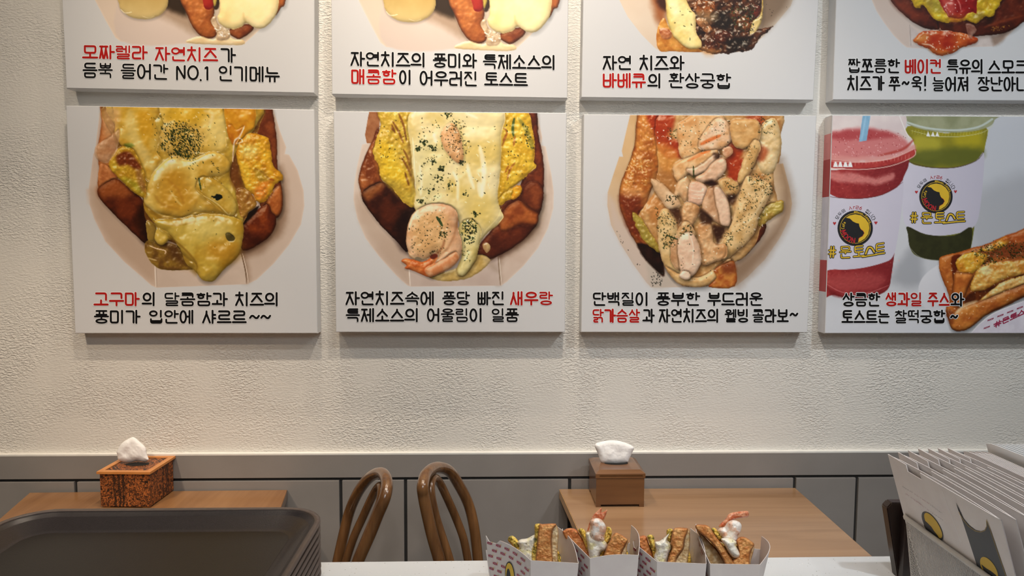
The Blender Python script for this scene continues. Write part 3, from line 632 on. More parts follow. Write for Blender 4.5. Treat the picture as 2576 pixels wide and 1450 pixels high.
bread(p, [(1090, 640), (1170, 590), (1225, 630), (1288, 665), (1292, 690), (1275, 742), (1180, 740), (1080, 780), (1050, 730)], (172, 96, 46), (138, 68, 32), puff=(18, 8), bump=(1.4, 8))
bread(p, [(1195, 520), (1250, 470), (1315, 500), (1318, 600), (1288, 660), (1225, 628), (1190, 580)], (134, 68, 36), (104, 48, 26))
p.tint([(930, 860), (1100, 800), (1250, 770), (1100, 900), (950, 950)], (70, 30, 18), .6, 16)
p.shape([(620, 1050), (700, 1030), (800, 1000), (920, 920), (1000, 955), (940, 1020), (860, 1065), (760, 1082), (670, 1076)], (206, 178, 114), (188, 156, 88), puff=(8, 3), bump=(.8, 5), gloss=.4)
egg(p, [(312, 30), (420, 30), (530, 60), (535, 200), (535, 400), (546, 600), (520, 632), (460, 590), (400, 510), (340, 460), (320, 380), (285, 310), (300, 225), (330, 130)], (214, 186, 78), (196, 158, 52), puff=(26, 10), bump=(3.4, 9))
p.tint([(330, 240), (400, 260), (430, 360), (500, 440), (480, 480), (360, 460), (330, 380)], (228, 188, 40), .7, 14)
for q in ([(405, 110), (440, 170), (470, 240)], [(440, 60), (470, 130), (490, 230)], [(400, 130), (420, 180)], [(470, 280), (500, 340), (515, 400)], [(460, 330), (500, 400), (520, 450)], [(395, 150), (412, 165)], [(480, 420), (505, 500)]): p.stroke(q, 5.5, (118, 66, 28), .75, 2.5)
p.tint([(490, 250), (530, 260), (540, 480), (505, 430)], (150, 106, 44), .6, 8); p.tint([(345, 460), (430, 475), (520, 560), (520, 620), (440, 570)], (190, 160, 56), .7, 8)
egg(p, [(1050, 30), (1215, 30), (1252, 150), (1268, 250), (1266, 350), (1278, 385), (1240, 420), (1190, 470), (1120, 522), (1050, 600), (1040, 480), (1060, 350)], (226, 190, 64), (206, 160, 40), puff=(20, 10), bump=(3.4, 9))
for q in ([(1080, 150), (1100, 180), (1070, 260)], [(1095, 190), (1075, 230)], [(1150, 360), (1120, 400), (1100, 470)], [(1140, 260), (1150, 200)], [(1110, 380), (1090, 420)]): p.stroke(q, 5, (160, 88, 34), .75, 2.5)
p.stroke([(1145, 90), (1135, 150), (1140, 200)], 7, (70, 92, 40), .9, 2); p.stroke([(1170, 90), (1210, 150), (1245, 230), (1252, 280)], 11, (120, 122, 50), .6, 4); p.flecks([(1190, 110), (1230, 140), (1262, 280), (1225, 260)], 30, (2, 6), HERB)
egg(p, [(1060, 560), (1120, 520), (1150, 510), (1150, 560), (1090, 600), (1050, 620)], (206, 170, 50), (186, 140, 36)); egg(p, [(1140, 510), (1175, 498), (1190, 530), (1170, 565), (1125, 585)], (230, 172, 44), (210, 140, 30), puff=(8, 6))
cheese(p, [(535, 30), (1050, 30), (1068, 200), (1060, 400), (1045, 560), (1058, 640), (1080, 690), (1040, 740), (980, 790), (930, 860), (918, 930), (880, 1000), (840, 1045), (805, 1045), (798, 1000), (825, 920), (820, 820), (800, 700), (700, 650), (548, 660), (545, 500), (525, 400), (520, 300)], (224, 210, 162), (212, 190, 120), puff=(22, 12), bump=(3, 34), ns=50)
p.tint([(820, 40), (1030, 50), (1040, 240), (900, 230), (820, 120)], (226, 212, 160), .7, 14); p.tint([(540, 240), (690, 240), (700, 420), (640, 600), (560, 600)], (212, 202, 148), .7, 18)
p.tint([(760, 480), (1000, 560), (1040, 660), (960, 760), (860, 640)], (214, 186, 92), .55, 22); p.tint([(820, 230), (1040, 240), (1000, 380), (860, 360)], (212, 182, 90), .5, 18)
for q, w_ in (([(775, 420), (800, 480), (800, 590)], 13), ([(860, 370), (870, 430), (900, 520)], 15), ([(935, 262), (960, 400), (950, 560)], 20), ([(655, 190), (670, 240)], 14), ([(570, 380), (580, 470), (575, 560)], 8), ([(850, 60), (920, 90)], 10), ([(930, 480), (945, 570)], 22)): p.stroke(q, w_*.62, (236, 232, 214), .6, 6)
p.stroke([(527, 210), (535, 330), (545, 520)], 2.4, (246, 236, 196), .8); p.stroke([(1065, 640), (1040, 700), (960, 790), (925, 880)], 3, (238, 222, 160), .7)
cheese(p, [(805, 760), (870, 700), (940, 760), (930, 860), (918, 930), (880, 1000), (840, 1045), (805, 1042), (800, 1000), (828, 920)], (220, 206, 146), (202, 180, 104), puff=(14, 10))
p.shape([(735, 130), (775, 125), (812, 180), (830, 260), (836, 330), (812, 368), (765, 335), (715, 270), (698, 190)], (222, 178, 132), (206, 154, 100), puff=(14, 9), bump=(.8, 6), gloss=.5, edge=((196, 150, 100), 4), shadow=(2, 3, 5, .35))
p.shape([(490, 800), (500, 735), (530, 670), (600, 622), (680, 608), (755, 622), (800, 670), (802, 760), (825, 850), (818, 930), (770, 995), (700, 1030), (640, 1050), (600, 1010), (640, 960), (690, 930), (660, 905), (610, 948), (540, 950), (510, 935), (500, 900), (486, 850)], (222, 184, 150), (206, 154, 112), ns=34, puff=(30, 15), bump=(1.4, 10), gloss=.6, edge=((196, 140, 96), 5), shadow=(3, 6, 9, .5))
p.tint([(540, 680), (680, 650), (740, 720), (720, 900), (600, 930), (520, 860)], (218, 176, 112), .6, 18); p.stroke([(560, 650), (520, 710), (502, 780)], 5, (244, 228, 200), .7, 4)
p.stroke([(800, 700), (780, 800), (740, 880), (690, 925)], 5, (180, 124, 82), .6, 5); p.stroke([(720, 830), (705, 880), (640, 950)], 6, (150, 84, 50), .6, 5); p.stroke([(500, 905), (540, 940), (620, 945)], 4, (236, 206, 160), .7, 2)
p.shape([(540, 942), (560, 935), (585, 948), (575, 965), (552, 962)], (122, 106, 84), flat=True)
p.shape([(458, 962), (480, 945), (530, 950), (590, 965), (650, 930), (680, 925), (660, 975), (640, 1010), (650, 1050), (620, 1056), (560, 1030), (520, 1015), (478, 1002), (490, 985)], (222, 138, 76), (198, 98, 44), puff=(12, 8), bump=(2, 8), gloss=.5, edge=((176, 82, 36), 3), shadow=(2, 3, 5, .3))
p.shape([(600, 1010), (660, 975), (720, 940), (790, 900), (800, 960), (740, 1010), (680, 1040), (630, 1054)], (224, 168, 124), (206, 132, 84), puff=(14, 8), gloss=.4)
p.shape([(630, 930), (660, 915), (680, 930), (650, 950)], (104, 44, 30), flat=True, soft=3)
p.shape([(950, 860), (985, 850), (1000, 880), (975, 910)], (190, 160, 110), (160, 110, 70), puff=(6, 4), gloss=.8); p.tint([(960, 945), (1000, 950), (1040, 1020), (990, 1000)], (150, 130, 110), .4, 8)
p.flecks([(560, 80), (860, 70), (900, 330), (760, 560), (570, 620), (540, 260)], 170, (2, 6), HERB+HERBB, (.7, 1.5))
p.flecks([(690, 60), (800, 70), (860, 250), (850, 330), (780, 160)], 60, (2, 6), HERB, (.8, 1.6)); p.flecks([(720, 150), (790, 150), (825, 330), (770, 330)], 34, (2, 6), ((60, 46, 26), (80, 66, 30)), (.9, 1.8))
for cx, cy, n in ((595, 235, 22), (650, 270, 22), (560, 280, 24), (650, 355, 18), (705, 400, 34), (830, 360, 18), (685, 462, 14), (750, 495, 9), (630, 530, 12), (570, 595, 14), (850, 550, 8), (910, 670, 18), (740, 60, 26)):
    p.flecks([(cx-26, cy-20), (cx+26, cy-20), (cx+26, cy+20), (cx-26, cy+20)], n, (2.5, 7), HERB, (1, 2.2), gauss=True)
p.flecks([(830, 720), (900, 700), (925, 740), (900, 850), (850, 850), (825, 800)], 110, (3, 8), HERB, (1, 2.2)); p.flecks([(820, 850), (900, 850), (870, 980), (830, 1000)], 20, (2, 5), HERB)
p.flecks([(510, 700), (700, 640), (760, 780), (720, 920), (540, 930), (495, 830)], 120, (1.6, 5.5), HERB+HERBB, (.7, 1.5)); p.flecks([(880, 130), (1050, 130), (1040, 560), (860, 560)], 22, (2, 5), HERB+HERBB, (.7, 1.5))
p.stroke([(672, 690), (690, 715), (708, 748)], 7, (62, 78, 42), 1); p.flecks([(690, 780), (735, 780), (735, 810), (690, 810)], 16, (3, 7), HERB, (1, 2)); p.flecks([(320, 100), (500, 100), (500, 400), (330, 400)], 34, (2, 6), HERBB); p.flecks([(1080, 100), (1250, 200), (1200, 460), (1070, 500)], 30, (2, 5), HERBB)
p.glints([(560, 100), (1040, 100), (1040, 700), (820, 900), (520, 800)], 50, (2, 10), (250, 246, 226), .5)
A.t('자연치즈속에', 867.6, 1095, 732.7, 36.5); A.t('퐁당', 1112, 1184, 732.7, 36.5); A.t('빠진', 1200, 1272, 732.7, 36.5); A.t('새우랑', 1281.5, 1393, 732.7, 36.5, red=True)
A.t('특제소스의', 869, 1056, 775, 36.5); A.t('어울림이', 1072.5, 1217, 775, 36.5); A.t('일품', 1235, 1307.6, 775, 36.5)
A.finish()

# ---- third lower: chicken breast toast
A = Poster([(1470, 289), (2053, 292), (2030, 836), (1463, 835)], 'lower canvas poster of a toast filled with pale chicken breast chunks and cheese', (1525, 286, 1998, 728))
p = A.p; p.frame(2.416, 1440, 260)
p.shape([(358, 40), (320, 200), (300, 290), (308, 325), (285, 325), (250, 430), (215, 540), (212, 620), (235, 740), (290, 850), (370, 980), (450, 1090), (480, 1120), (985, 1118), (1060, 1060), (1170, 950), (1260, 820), (1320, 700), (1335, 610), (1320, 520), (1280, 365), (1255, 370), (1262, 300), (1230, 40)], (206, 172, 128), (198, 160, 114), ns=60, flat=True, smooth_=False, warp=None, grad=(.2, 1.6, (186, 170, 156)))
p.tint([(1250, 370), (1285, 370), (1335, 600), (1310, 720), (1180, 930), (1000, 1110), (960, 1000), (1100, 880), (1270, 680)], (124, 96, 72), .75, 22)
p.tint([(220, 560), (300, 700), (420, 900), (470, 1100), (370, 970), (240, 740)], (190, 172, 160), .8, 12); p.tint([(460, 950), (620, 1080), (600, 1110), (480, 1110)], (176, 164, 152), .8, 8)
bread(p, [(412, 30), (600, 30), (640, 200), (640, 320), (540, 370), (520, 460), (480, 520), (440, 640), (400, 680), (410, 790), (530, 930), (500, 960), (380, 840), (320, 720), (285, 610), (290, 500), (320, 420), (375, 260)], (206, 136, 62), (172, 94, 38), bump=(2.6, 7), gloss=.55, ns=14, puff=(30, 14))
p.tint([(290, 560), (360, 540), (430, 580), (420, 680), (380, 680), (420, 820), (510, 930), (400, 850), (310, 700)], (112, 42, 20), .85, 10); p.tint([(420, 30), (520, 30), (520, 140), (420, 160)], (222, 150, 74), .7, 14)
p.tint([(310, 520), (400, 515), (450, 560), (390, 570), (320, 570)], (214, 150, 90), .7, 9); p.stroke([(390, 330), (380, 420), (370, 500)], 4, (140, 72, 28), .5, 4)
p.stroke([(450, 250), (470, 330), (480, 440)], 4, (140, 72, 28), .4, 4); p.glints([(320, 340), (480, 340), (440, 520), (320, 500)], 50, (3, 9), (248, 214, 150), .6)
p.shape([(395, 850), (530, 900), (560, 1050), (500, 1010), (430, 935)], (50, 26, 18), (36, 20, 14), flat=True, soft=5)
bread(p, [(1090, 740), (1180, 740), (1140, 830), (1050, 930), (990, 960), (1060, 860)], (110, 52, 26), (80, 36, 20))
F_ = dict(puff=(18, 9), bump=(2.6, 14), gloss=.6, warp=(2.5, 14), ns=26)
p.shape([(560, 30), (1228, 30), (1266, 200), (1256, 350), (1225, 380), (1230, 520), (1250, 640), (1150, 740), (1120, 840), (1050, 930), (950, 990), (860, 1090), (780, 1116), (680, 1112), (620, 1072), (560, 990), (530, 900), (450, 850), (385, 740), (420, 650), (500, 530), (520, 380)], (208, 166, 110), (178, 122, 66), **F_)
p.tint([(520, 400), (640, 420), (700, 520), (620, 560), (480, 500)], (170, 110, 56), .8, 14); p.tint([(420, 600), (520, 560), (640, 650), (640, 740), (520, 720)], (196, 126, 66), .7, 14)
p.shape([(1130, 160), (1228, 90), (1270, 220), (1255, 320), (1220, 420), (1150, 420), (1120, 330)], (222, 194, 146), (206, 172, 116), puff=(20, 12), bump=(2, 16), gloss=.7)
for q, k in (([(460, 60), (600, 40), (620, 120), (600, 160), (560, 190), (480, 150)], .9), ([(500, 140), (560, 170), (640, 260), (650, 330), (560, 320), (500, 220)], .85), ([(620, 220), (700, 300), (690, 330), (620, 310)], .9), ([(960, 240), (1040, 270), (1010, 340), (940, 320)], .85), ([(930, 340), (1040, 340), (1030, 440), (990, 490), (950, 450)], .9), ([(1080, 70), (1160, 80), (1140, 140), (1060, 120)], .7), ([(1120, 260), (1190, 280), (1160, 350), (1110, 340)], .6)):
    p.tint(q, (166, 50, 18), k, 7)
p.tint([(520, 240), (640, 300), (600, 420), (520, 360)], (212, 140, 62), .7, 12)
egg(p, [(360, 670), (400, 680), (440, 730), (480, 800), (520, 860), (526, 905), (450, 850), (400, 780)], (178, 160, 72), (160, 134, 56)); egg(p, [(1120, 700), (1180, 620), (1262, 590), (1284, 605), (1276, 660), (1210, 700), (1140, 750)], (184, 160, 76), (166, 130, 58))
CH = dict(ns=18, puff=(11, 9), bump=(1.1, 8), gloss=.3, warp=(2, 12), edge=((190, 140, 96), 4), shadow=(3, 5, 7, .5))
def ch(q, a=(224, 190, 154), b=(208, 166, 124), **k):
    d = dict(CH); d.update(k); p.shape(q, a, b, **d)
ch([(640, 130), (700, 90), (760, 60), (880, 60), (930, 110), (900, 200), (820, 260), (740, 330), (660, 330), (640, 220)], (226, 186, 136), (208, 150, 92))
ch([(780, 200), (870, 90), (935, 105), (975, 180), (950, 250), (880, 288), (800, 290), (765, 260)], (226, 192, 160), (212, 160, 110)); p.stroke([(780, 250), (830, 225), (900, 195)], 9, (206, 96, 34), .8, 4)
ch([(965, 110), (1050, 95), (1132, 110), (1142, 200), (1100, 262), (1000, 272), (962, 210)], (214, 170, 112), (196, 144, 82)); ch([(610, 385), (660, 345), (860, 278), (884, 330), (830, 400), (740, 440), (700, 430), (650, 480), (618, 440)], (228, 186, 136), (212, 156, 98))
p.stroke([(700, 350), (780, 310), (840, 290)], 8, (208, 104, 40), .8, 4); ch([(690, 400), (760, 385), (860, 310), (880, 335), (830, 400), (740, 440)], (226, 190, 158), (212, 170, 134), puff=(8, 6))
ch([(745, 455), (800, 420), (860, 350), (925, 338), (936, 400), (880, 465), (800, 485)], (226, 188, 156), (204, 158, 122)); ch([(915, 270), (960, 265), (975, 300), (940, 330), (915, 310)], (222, 180, 146), (200, 140, 100), puff=(5, 4))
ch([(1000, 480), (1030, 370), (1098, 220), (1142, 258), (1122, 340), (1070, 440), (1025, 488)], (216, 178, 120), (196, 150, 90)); ch([(650, 470), (700, 450), (720, 520), (690, 600), (650, 560), (620, 600), (618, 540)], (220, 178, 132), (198, 146, 98))
ch([(478, 460), (530, 478), (600, 540), (655, 605), (650, 632), (585, 645), (535, 585), (492, 515)], (222, 190, 152), (206, 166, 124)); ch([(715, 480), (780, 482), (822, 520), (812, 580), (790, 612), (740, 625), (702, 600)], (226, 188, 160), (210, 164, 134))
for k in range(3): p.stroke([(725, 530+k*22), (770, 536+k*22), (806, 532+k*22)], 1.6, (240, 214, 192), .8)
ch([(700, 600), (760, 620), (775, 660), (740, 720), (700, 780), (660, 700), (670, 630)], (214, 166, 116), (192, 136, 84), bump=(3, 8)); ch([(820, 525), (880, 508), (925, 540), (952, 600), (958, 740), (905, 738), (845, 705), (790, 640)], (214, 172, 134), (190, 140, 100))
ch([(860, 515), (900, 515), (940, 570), (957, 650), (956, 742), (905, 735), (880, 640)], (226, 190, 160), (214, 176, 146), puff=(8, 5)); ch([(885, 480), (930, 450), (1000, 480), (1010, 540), (960, 580), (920, 540)], (216, 178, 120), (190, 140, 80))
ch([(960, 750), (1000, 600), (1050, 450), (1100, 450), (1195, 480), (1212, 540), (1140, 680), (1100, 800), (1000, 900), (920, 960), (900, 880)], (220, 184, 130), (202, 160, 100), puff=(22, 12), bump=(2.2, 18)); p.stroke([(1040, 560), (1080, 620), (980, 740)], 7, (186, 140, 84), .5, 6); p.stroke([(1190, 500), (1130, 640), (1040, 760)], 5, (236, 212, 166), .6, 4)
ch([(520, 690), (560, 640), (620, 680), (640, 800), (640, 960), (660, 1050), (620, 1070), (560, 990), (530, 900), (518, 790)], (218, 186, 132), (204, 166, 108), puff=(20, 12))
ch([(600, 860), (650, 800), (660, 980), (640, 1010), (600, 960)], (206, 162, 120), (184, 134, 90)); ch([(560, 990), (640, 1030), (760, 1060), (870, 1000), (960, 940), (930, 1020), (860, 1090), (780, 1117), (680, 1112), (620, 1074)], (220, 182, 126), (204, 158, 100), puff=(18, 10))
ch([(765, 745), (830, 724), (852, 780), (862, 850), (930, 858), (938, 930), (860, 968), (790, 982), (768, 880)], (220, 176, 128), (198, 142, 90), bump=(2.6, 10)); ch([(640, 780), (672, 720), (710, 725), (750, 800), (700, 830), (650, 850)], (218, 182, 132), (196, 150, 98))
ch([(660, 800), (720, 785), (768, 850), (782, 930), (770, 1000), (712, 1062), (662, 1040), (645, 950), (640, 860)], (228, 196, 168), (212, 174, 144), puff=(22, 11)); p.stroke([(715, 800), (735, 880), (728, 980)], 3, (240, 214, 194), .7, 3)
ch([(650, 1040), (680, 1016), (712, 1030), (712, 1068), (680, 1072), (655, 1060)], (236, 212, 190), (222, 196, 170), puff=(8, 6))
for q, k in (([(805, 485), (850, 468), (882, 490), (850, 514)], .95), ([(780, 640), (850, 705), (840, 740), (775, 720)], .85), ([(850, 740), (930, 755), (920, 800), (880, 860), (862, 800)], .9), ([(940, 555), (1000, 560), (980, 620), (955, 600)], .8), ([(590, 645), (650, 650), (660, 740), (620, 700)], .75), ([(500, 490), (560, 540), (540, 570), (490, 540)], .0), ([(860, 300), (915, 320), (900, 340), (870, 340)], .7)):
    if k: p.tint(q, (52, 26, 16), k, 6)
p.shape([(860, 1010), (930, 970), (985, 965), (988, 1112), (830, 1117), (872, 1060)], (196, 128, 60), (166, 84, 36), puff=(8, 3), bump=(1, 8), gloss=.6); p.tint([(905, 980), (985, 970), (985, 1030), (920, 1040)], (120, 56, 30), .8, 8)
for q, n, sz in (([(560, 560), (640, 560), (620, 620), (560, 600)], 26, (3, 7)), ([(500, 620), (640, 700), (620, 880), (540, 860), (510, 760)], 120, (2, 5)), ([(560, 800), (630, 810), (600, 880), (550, 890)], 26, (3, 9)), ([(660, 740), (740, 740), (740, 800), (650, 810)], 30, (3, 7)), ([(1080, 420), (1200, 430), (1220, 560), (1120, 560), (1070, 470)], 130, (2, 4.5)), ([(1020, 520), (1160, 560), (1050, 760), (950, 860)], 80, (1.6, 4)), ([(900, 470), (1010, 500), (980, 560)], 40, (1.8, 4)), ([(650, 110), (960, 100), (960, 260), (660, 320)], 80, (1.6, 4)), ([(1050, 260), (1130, 260), (1090, 400)], 26, (2, 4)), ([(920, 790), (990, 780), (960, 880), (920, 860)], 40, (2, 5)), ([(1120, 80), (1230, 90), (1230, 190), (1130, 180)], 50, (1.6, 4)), ([(560, 150), (640, 150), (640, 240), (580, 220)], 30, (2, 5)), ([(1040, 560), (1260, 600), (1150, 740), (1000, 900)], 50, (1.5, 3.5)), ([(640, 820), (930, 850), (900, 1080), (650, 1080)], 24, (1.5, 4))):
    p.flecks(q, n, sz, HERB+((66, 58, 26),), (.7, 1.5))
p.stroke([(735, 380), (738, 455)], 4, (64, 72, 30), .9); p.stroke([(570, 800), (620, 822), (640, 825)], 3.4, (40, 60, 30), .9); p.flecks([(470, 1020), (560, 1030), (540, 1110), (480, 1110)], 46, (1.6, 5), ((44, 44, 38), (30, 30, 26))); p.flecks([(260, 760), (420, 1000), (440, 1080), (280, 830)], 12, (1.2, 3), ((50, 46, 40),))
p.glints([(560, 100), (1230, 100), (1200, 700), (900, 1080), (560, 900)], 70, (2, 8), (252, 240, 220), .6); p.glints([(440, 120), (600, 150), (600, 260), (460, 240)], 12, (4, 10), (250, 220, 200), .85)
A.t('단백질이', 1489.7, 1634.5, 734.8, 36); A.t('풍부한', 1650, 1763, 734.8, 36); A.t('부드러운', 1779, 1921, 734.8, 36)
A.t('닭가슴살', 1489, 1612, 776.6, 36.5, red=True); A.t('과', 1616, 1648, 776.6, 36.5); A.t('자연치즈의', 1656, 1811, 776.6, 36.5); A.t('웰빙', 1823, 1886, 776.6, 36.5); A.t('콜라보', 1892, 1986, 776.6, 36.5); A.t('~', 1986, 2010, 776.6, 30)
A.finish()

# ---- fourth lower: juices and toast, cut by the frame's edge in the photograph
BX = lambda u: 2060+u/4.266
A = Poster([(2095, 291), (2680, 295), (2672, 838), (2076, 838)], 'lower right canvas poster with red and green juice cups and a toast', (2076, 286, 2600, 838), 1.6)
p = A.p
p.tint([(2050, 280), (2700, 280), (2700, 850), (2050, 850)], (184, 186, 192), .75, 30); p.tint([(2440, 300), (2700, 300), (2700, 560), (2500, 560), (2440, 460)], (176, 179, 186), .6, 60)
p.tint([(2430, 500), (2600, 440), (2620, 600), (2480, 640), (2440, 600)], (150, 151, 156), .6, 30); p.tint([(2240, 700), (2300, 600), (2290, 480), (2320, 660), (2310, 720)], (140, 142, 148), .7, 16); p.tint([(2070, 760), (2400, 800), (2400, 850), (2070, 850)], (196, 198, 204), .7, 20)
NF = dict(flat=True, warp=None)
# green cup
p.shape([(2283, 318), (2380, 336), (2478, 318), (2476, 380), (2462, 480), (2450, 580), (2440, 632), (2425, 648), (2370, 656), (2315, 648), (2290, 625), (2284, 560), (2275, 400)], (160, 148, 40), (134, 128, 44), ns=40, grad=(0, 1.0, (104, 106, 44)), **NF)
p.tint([(2300, 345), (2360, 350), (2370, 390), (2310, 400)], (176, 166, 60), .8, 10); p.tint([(2400, 340), (2465, 335), (2465, 370), (2420, 380)], (184, 168, 40), .7, 12); p.tint([(2290, 385), (2460, 370), (2450, 415), (2300, 415)], (92, 98, 44), .8, 12)
p.shape([(2270, 284), (2502, 284), (2502, 302), (2490, 318), (2450, 330), (2390, 334), (2330, 328), (2290, 316), (2274, 302)], (150, 152, 122), (132, 136, 104), ns=30, **NF)
p.stroke([(2276, 306), (2330, 322), (2400, 328), (2460, 320), (2496, 300)], 5, (182, 192, 188), .85, 2, 0, False); p.stroke([(2290, 328), (2350, 342), (2410, 344), (2470, 334), (2500, 314)], 1.6, (196, 196, 150), .8)
for k in range(26): p.stroke([(2296+k*7.6, 326+6*math.sin(k/26*math.pi)), (2294+k*7.6, 338+5*math.sin(k/26*math.pi))], 1.4, (196, 188, 90), .55)
for x in (2335, 2347, 2358): p.shape([(x-5, 343), (x, 331), (x+5, 344)], (236, 236, 236), flat=True, warp=None, smooth_=False)
p.shape([(2274, 404), (2300, 415), (2350, 423), (2410, 420), (2455, 404), (2475, 384), (2474, 440), (2466, 520), (2454, 566), (2420, 585), (2360, 594), (2310, 586), (2275, 560), (2270, 480)], (190, 187, 200), (184, 181, 194), ns=60, grad=(1.0, 0, (176, 172, 186)), **NF)
p.stroke([(2276, 404), (2330, 420), (2400, 422), (2455, 405), (2476, 380)], 2.2, (78, 60, 50), .85)
p.shape([(2283, 570), (2330, 590), (2400, 593), (2444, 572), (2440, 632), (2425, 648), (2370, 656), (2315, 648), (2290, 625), (2284, 590)], (60, 60, 36), (52, 52, 32), **NF); p.stroke([(2288, 622), (2316, 648), (2370, 656), (2425, 648), (2442, 630)], 2, (150, 150, 140), .6)
# red cup
RP = [(2060, 400), (2274, 392), (2266, 470), (2254, 600), (2243, 690), (2232, 730), (2190, 748), (2140, 750), (2098, 742), (2060, 720)]
p.shape(RP, (172, 66, 64), (152, 52, 54), ns=10, bump=(.8, 4), puff=(3, 1), gloss=.2, warp=None, grad=(1.2, 0, (128, 44, 48)))
p.tint([(2070, 430), (2140, 436), (2200, 446), (2250, 436), (2230, 460), (2160, 462), (2080, 448)], (214, 140, 134), .75, 6, (6, 14)); p.glints([(2070, 428), (2262, 428), (2262, 700), (2070, 700)], 120, (1.5, 4), (226, 150, 146), .4)
p.shape([(2060, 280), (2262, 280), (2278, 330), (2296, 352), (2302, 380), (2290, 396), (2240, 412), (2160, 420), (2060, 418)], (208, 196, 194), (198, 184, 184), ns=40, **NF)
p.tint([(2060, 345), (2100, 330), (2180, 322), (2250, 335), (2284, 360), (2270, 385), (2180, 400), (2060, 396)], (196, 112, 112), .9, 7); p.tint([(2090, 335), (2180, 326), (2255, 342), (2180, 352), (2100, 350)], (168, 66, 70), .8, 7)
p.tint([(2060, 385), (2150, 395), (2250, 390), (2298, 365), (2298, 385), (2230, 404), (2060, 410)], (206, 140, 134), .8, 5); p.stroke([(2210, 392), (2270, 376), (2298, 352)], 6, (176, 70, 62), .8, 4); p.flecks([(2080, 325), (2280, 325), (2280, 395), (2080, 395)], 50, (1.2, 3), ((150, 50, 56),)); p.glints([(2080, 320), (2280, 325), (2280, 395), (2080, 395)], 90, (1.5, 4), (228, 196, 196), .5)
p.stroke([(2262, 290), (2276, 325), (2288, 348)], 2.4, (226, 220, 216), .8)
p.shape([(2060, 402), (2160, 408), (2240, 400), (2300, 376), (2302, 386), (2290, 400), (2220, 418), (2150, 424), (2060, 420)], (180, 70, 66), (162, 56, 56), **NF)
for k in range(24): p.stroke([(2080+k*9, 406+2*math.sin(k/9)-(.035*k*k if k > 8 else 0)), (2079+k*9, 418-(.035*k*k if k > 8 else 0))], 1.6, (222, 140, 132), .6)
for x in (2080, 2102, 2114, 2127, 2139): p.shape([(x-6, 420), (x-2, 407), (x+2, 407), (x+6, 421)], (232, 232, 234), flat=True, warp=None, smooth_=False)
p.stroke([(2076, 422), (2160, 427), (2240, 418), (2298, 394), (2302, 378)], 1.8, (228, 190, 180), .9, 1, 0, False); p.stroke([(2070, 404), (2160, 409), (2240, 400), (2298, 376)], 2, (224, 180, 172), .8)
p.shape([(2171, 284), (2191, 284), (2180, 354), (2161, 357)], (134, 176, 204), (124, 166, 196), flat=True, warp=None, smooth_=False); p.stroke([(2178, 292), (2168, 350)], 5, (156, 194, 218), .6, 3)
p.shape([(2060, 492), (2110, 498), (2170, 500), (2220, 490), (2256, 472), (2272, 456), (2270, 510), (2258, 600), (2246, 646), (2220, 662), (2160, 676), (2100, 678), (2060, 664)], (194, 191, 204), (188, 185, 198), ns=60, grad=(1.0, 0, (182, 178, 192)), **NF)
p.stroke([(2076, 494), (2150, 500), (2220, 490), (2272, 458)], 2, (96, 40, 42), .7)
p.tint([(2085, 695), (2215, 690), (2205, 725), (2100, 730)], (180, 84, 82), .6, 10); p.stroke([(2078, 714), (2120, 736), (2180, 738), (2236, 718)], 2.2, (216, 130, 130), .6); p.tint([(2078, 722), (2120, 742), (2190, 742), (2222, 730), (2190, 748), (2100, 746)], (118, 36, 38), .7, 4)
# toast and its paper sleeve
p.shape([(2376, 662), (2345, 676), (2320, 700), (2310, 730), (2320, 765), (2345, 790), (2390, 805), (2420, 740), (2400, 680)], (206, 206, 210), (200, 200, 205), ns=60, grad=(.3, .6, (188, 186, 192)), **NF)
p.frame(4.266, 2060, 500)
bread(p, [(1290, 650), (1345, 610), (1500, 575), (1650, 525), (1800, 485), (1980, 405), (2100, 368), (2400, 300), (2400, 1000), (2201, 1060), (2000, 1160), (1800, 1250), (1620, 1390), (1500, 1425), (1430, 1400), (1395, 1320), (1360, 1200), (1400, 1080), (1340, 900), (1298, 780)], (196, 116, 52), (160, 82, 34), bump=(1.6, 6), gloss=.3, edge=((140, 66, 28), 4))
p.shape([(1420, 640), (1480, 600), (1560, 620), (1500, 700), (1450, 880), (1430, 800)], (110, 46, 20), (90, 34, 16), soft=3, puff=(4, 2)); 
egg(p, [(1480, 670), (1560, 590), (1700, 580), (1850, 620), (1760, 700), (1660, 790), (1560, 830), (1500, 780), (1470, 720)], (224, 172, 60), (206, 134, 40)); egg(p, [(1700, 560), (1850, 500), (1990, 410), (2060, 420), (2000, 500), (1880, 560)], (222, 168, 60), (200, 120, 40))
bread(p, [(1450, 800), (1560, 790), (1660, 820), (1620, 920), (1560, 1060), (1500, 1170), (1430, 1060), (1440, 900)], (210, 130, 58), (180, 98, 42), bump=(1.2, 7))
egg(p, [(1640, 900), (1700, 780), (1800, 700), (1950, 680), (2201, 660), (2380, 600), (2380, 820), (2100, 830), (1950, 880), (1780, 980), (1640, 990)], (226, 178, 92), (204, 132, 52)); p.tint([(1720, 780), (1800, 740), (1870, 770), (1800, 830)], (240, 214, 150), .9, 5)
p.shape([(1560, 1100), (1640, 1000), (1780, 980), (1950, 890), (2100, 840), (2201, 800), (2380, 760), (2380, 900), (2050, 900), (1900, 960), (1780, 1050), (1600, 1160)], (70, 34, 20), (110, 56, 26), soft=4, puff=(4, 2), bump=(2, 6))
egg(p, [(1740, 1090), (1880, 960), (2000, 880), (2100, 850), (2400, 780), (2400, 960), (2100, 980), (1900, 1060), (1780, 1120)], (228, 184, 110), (206, 144, 70))
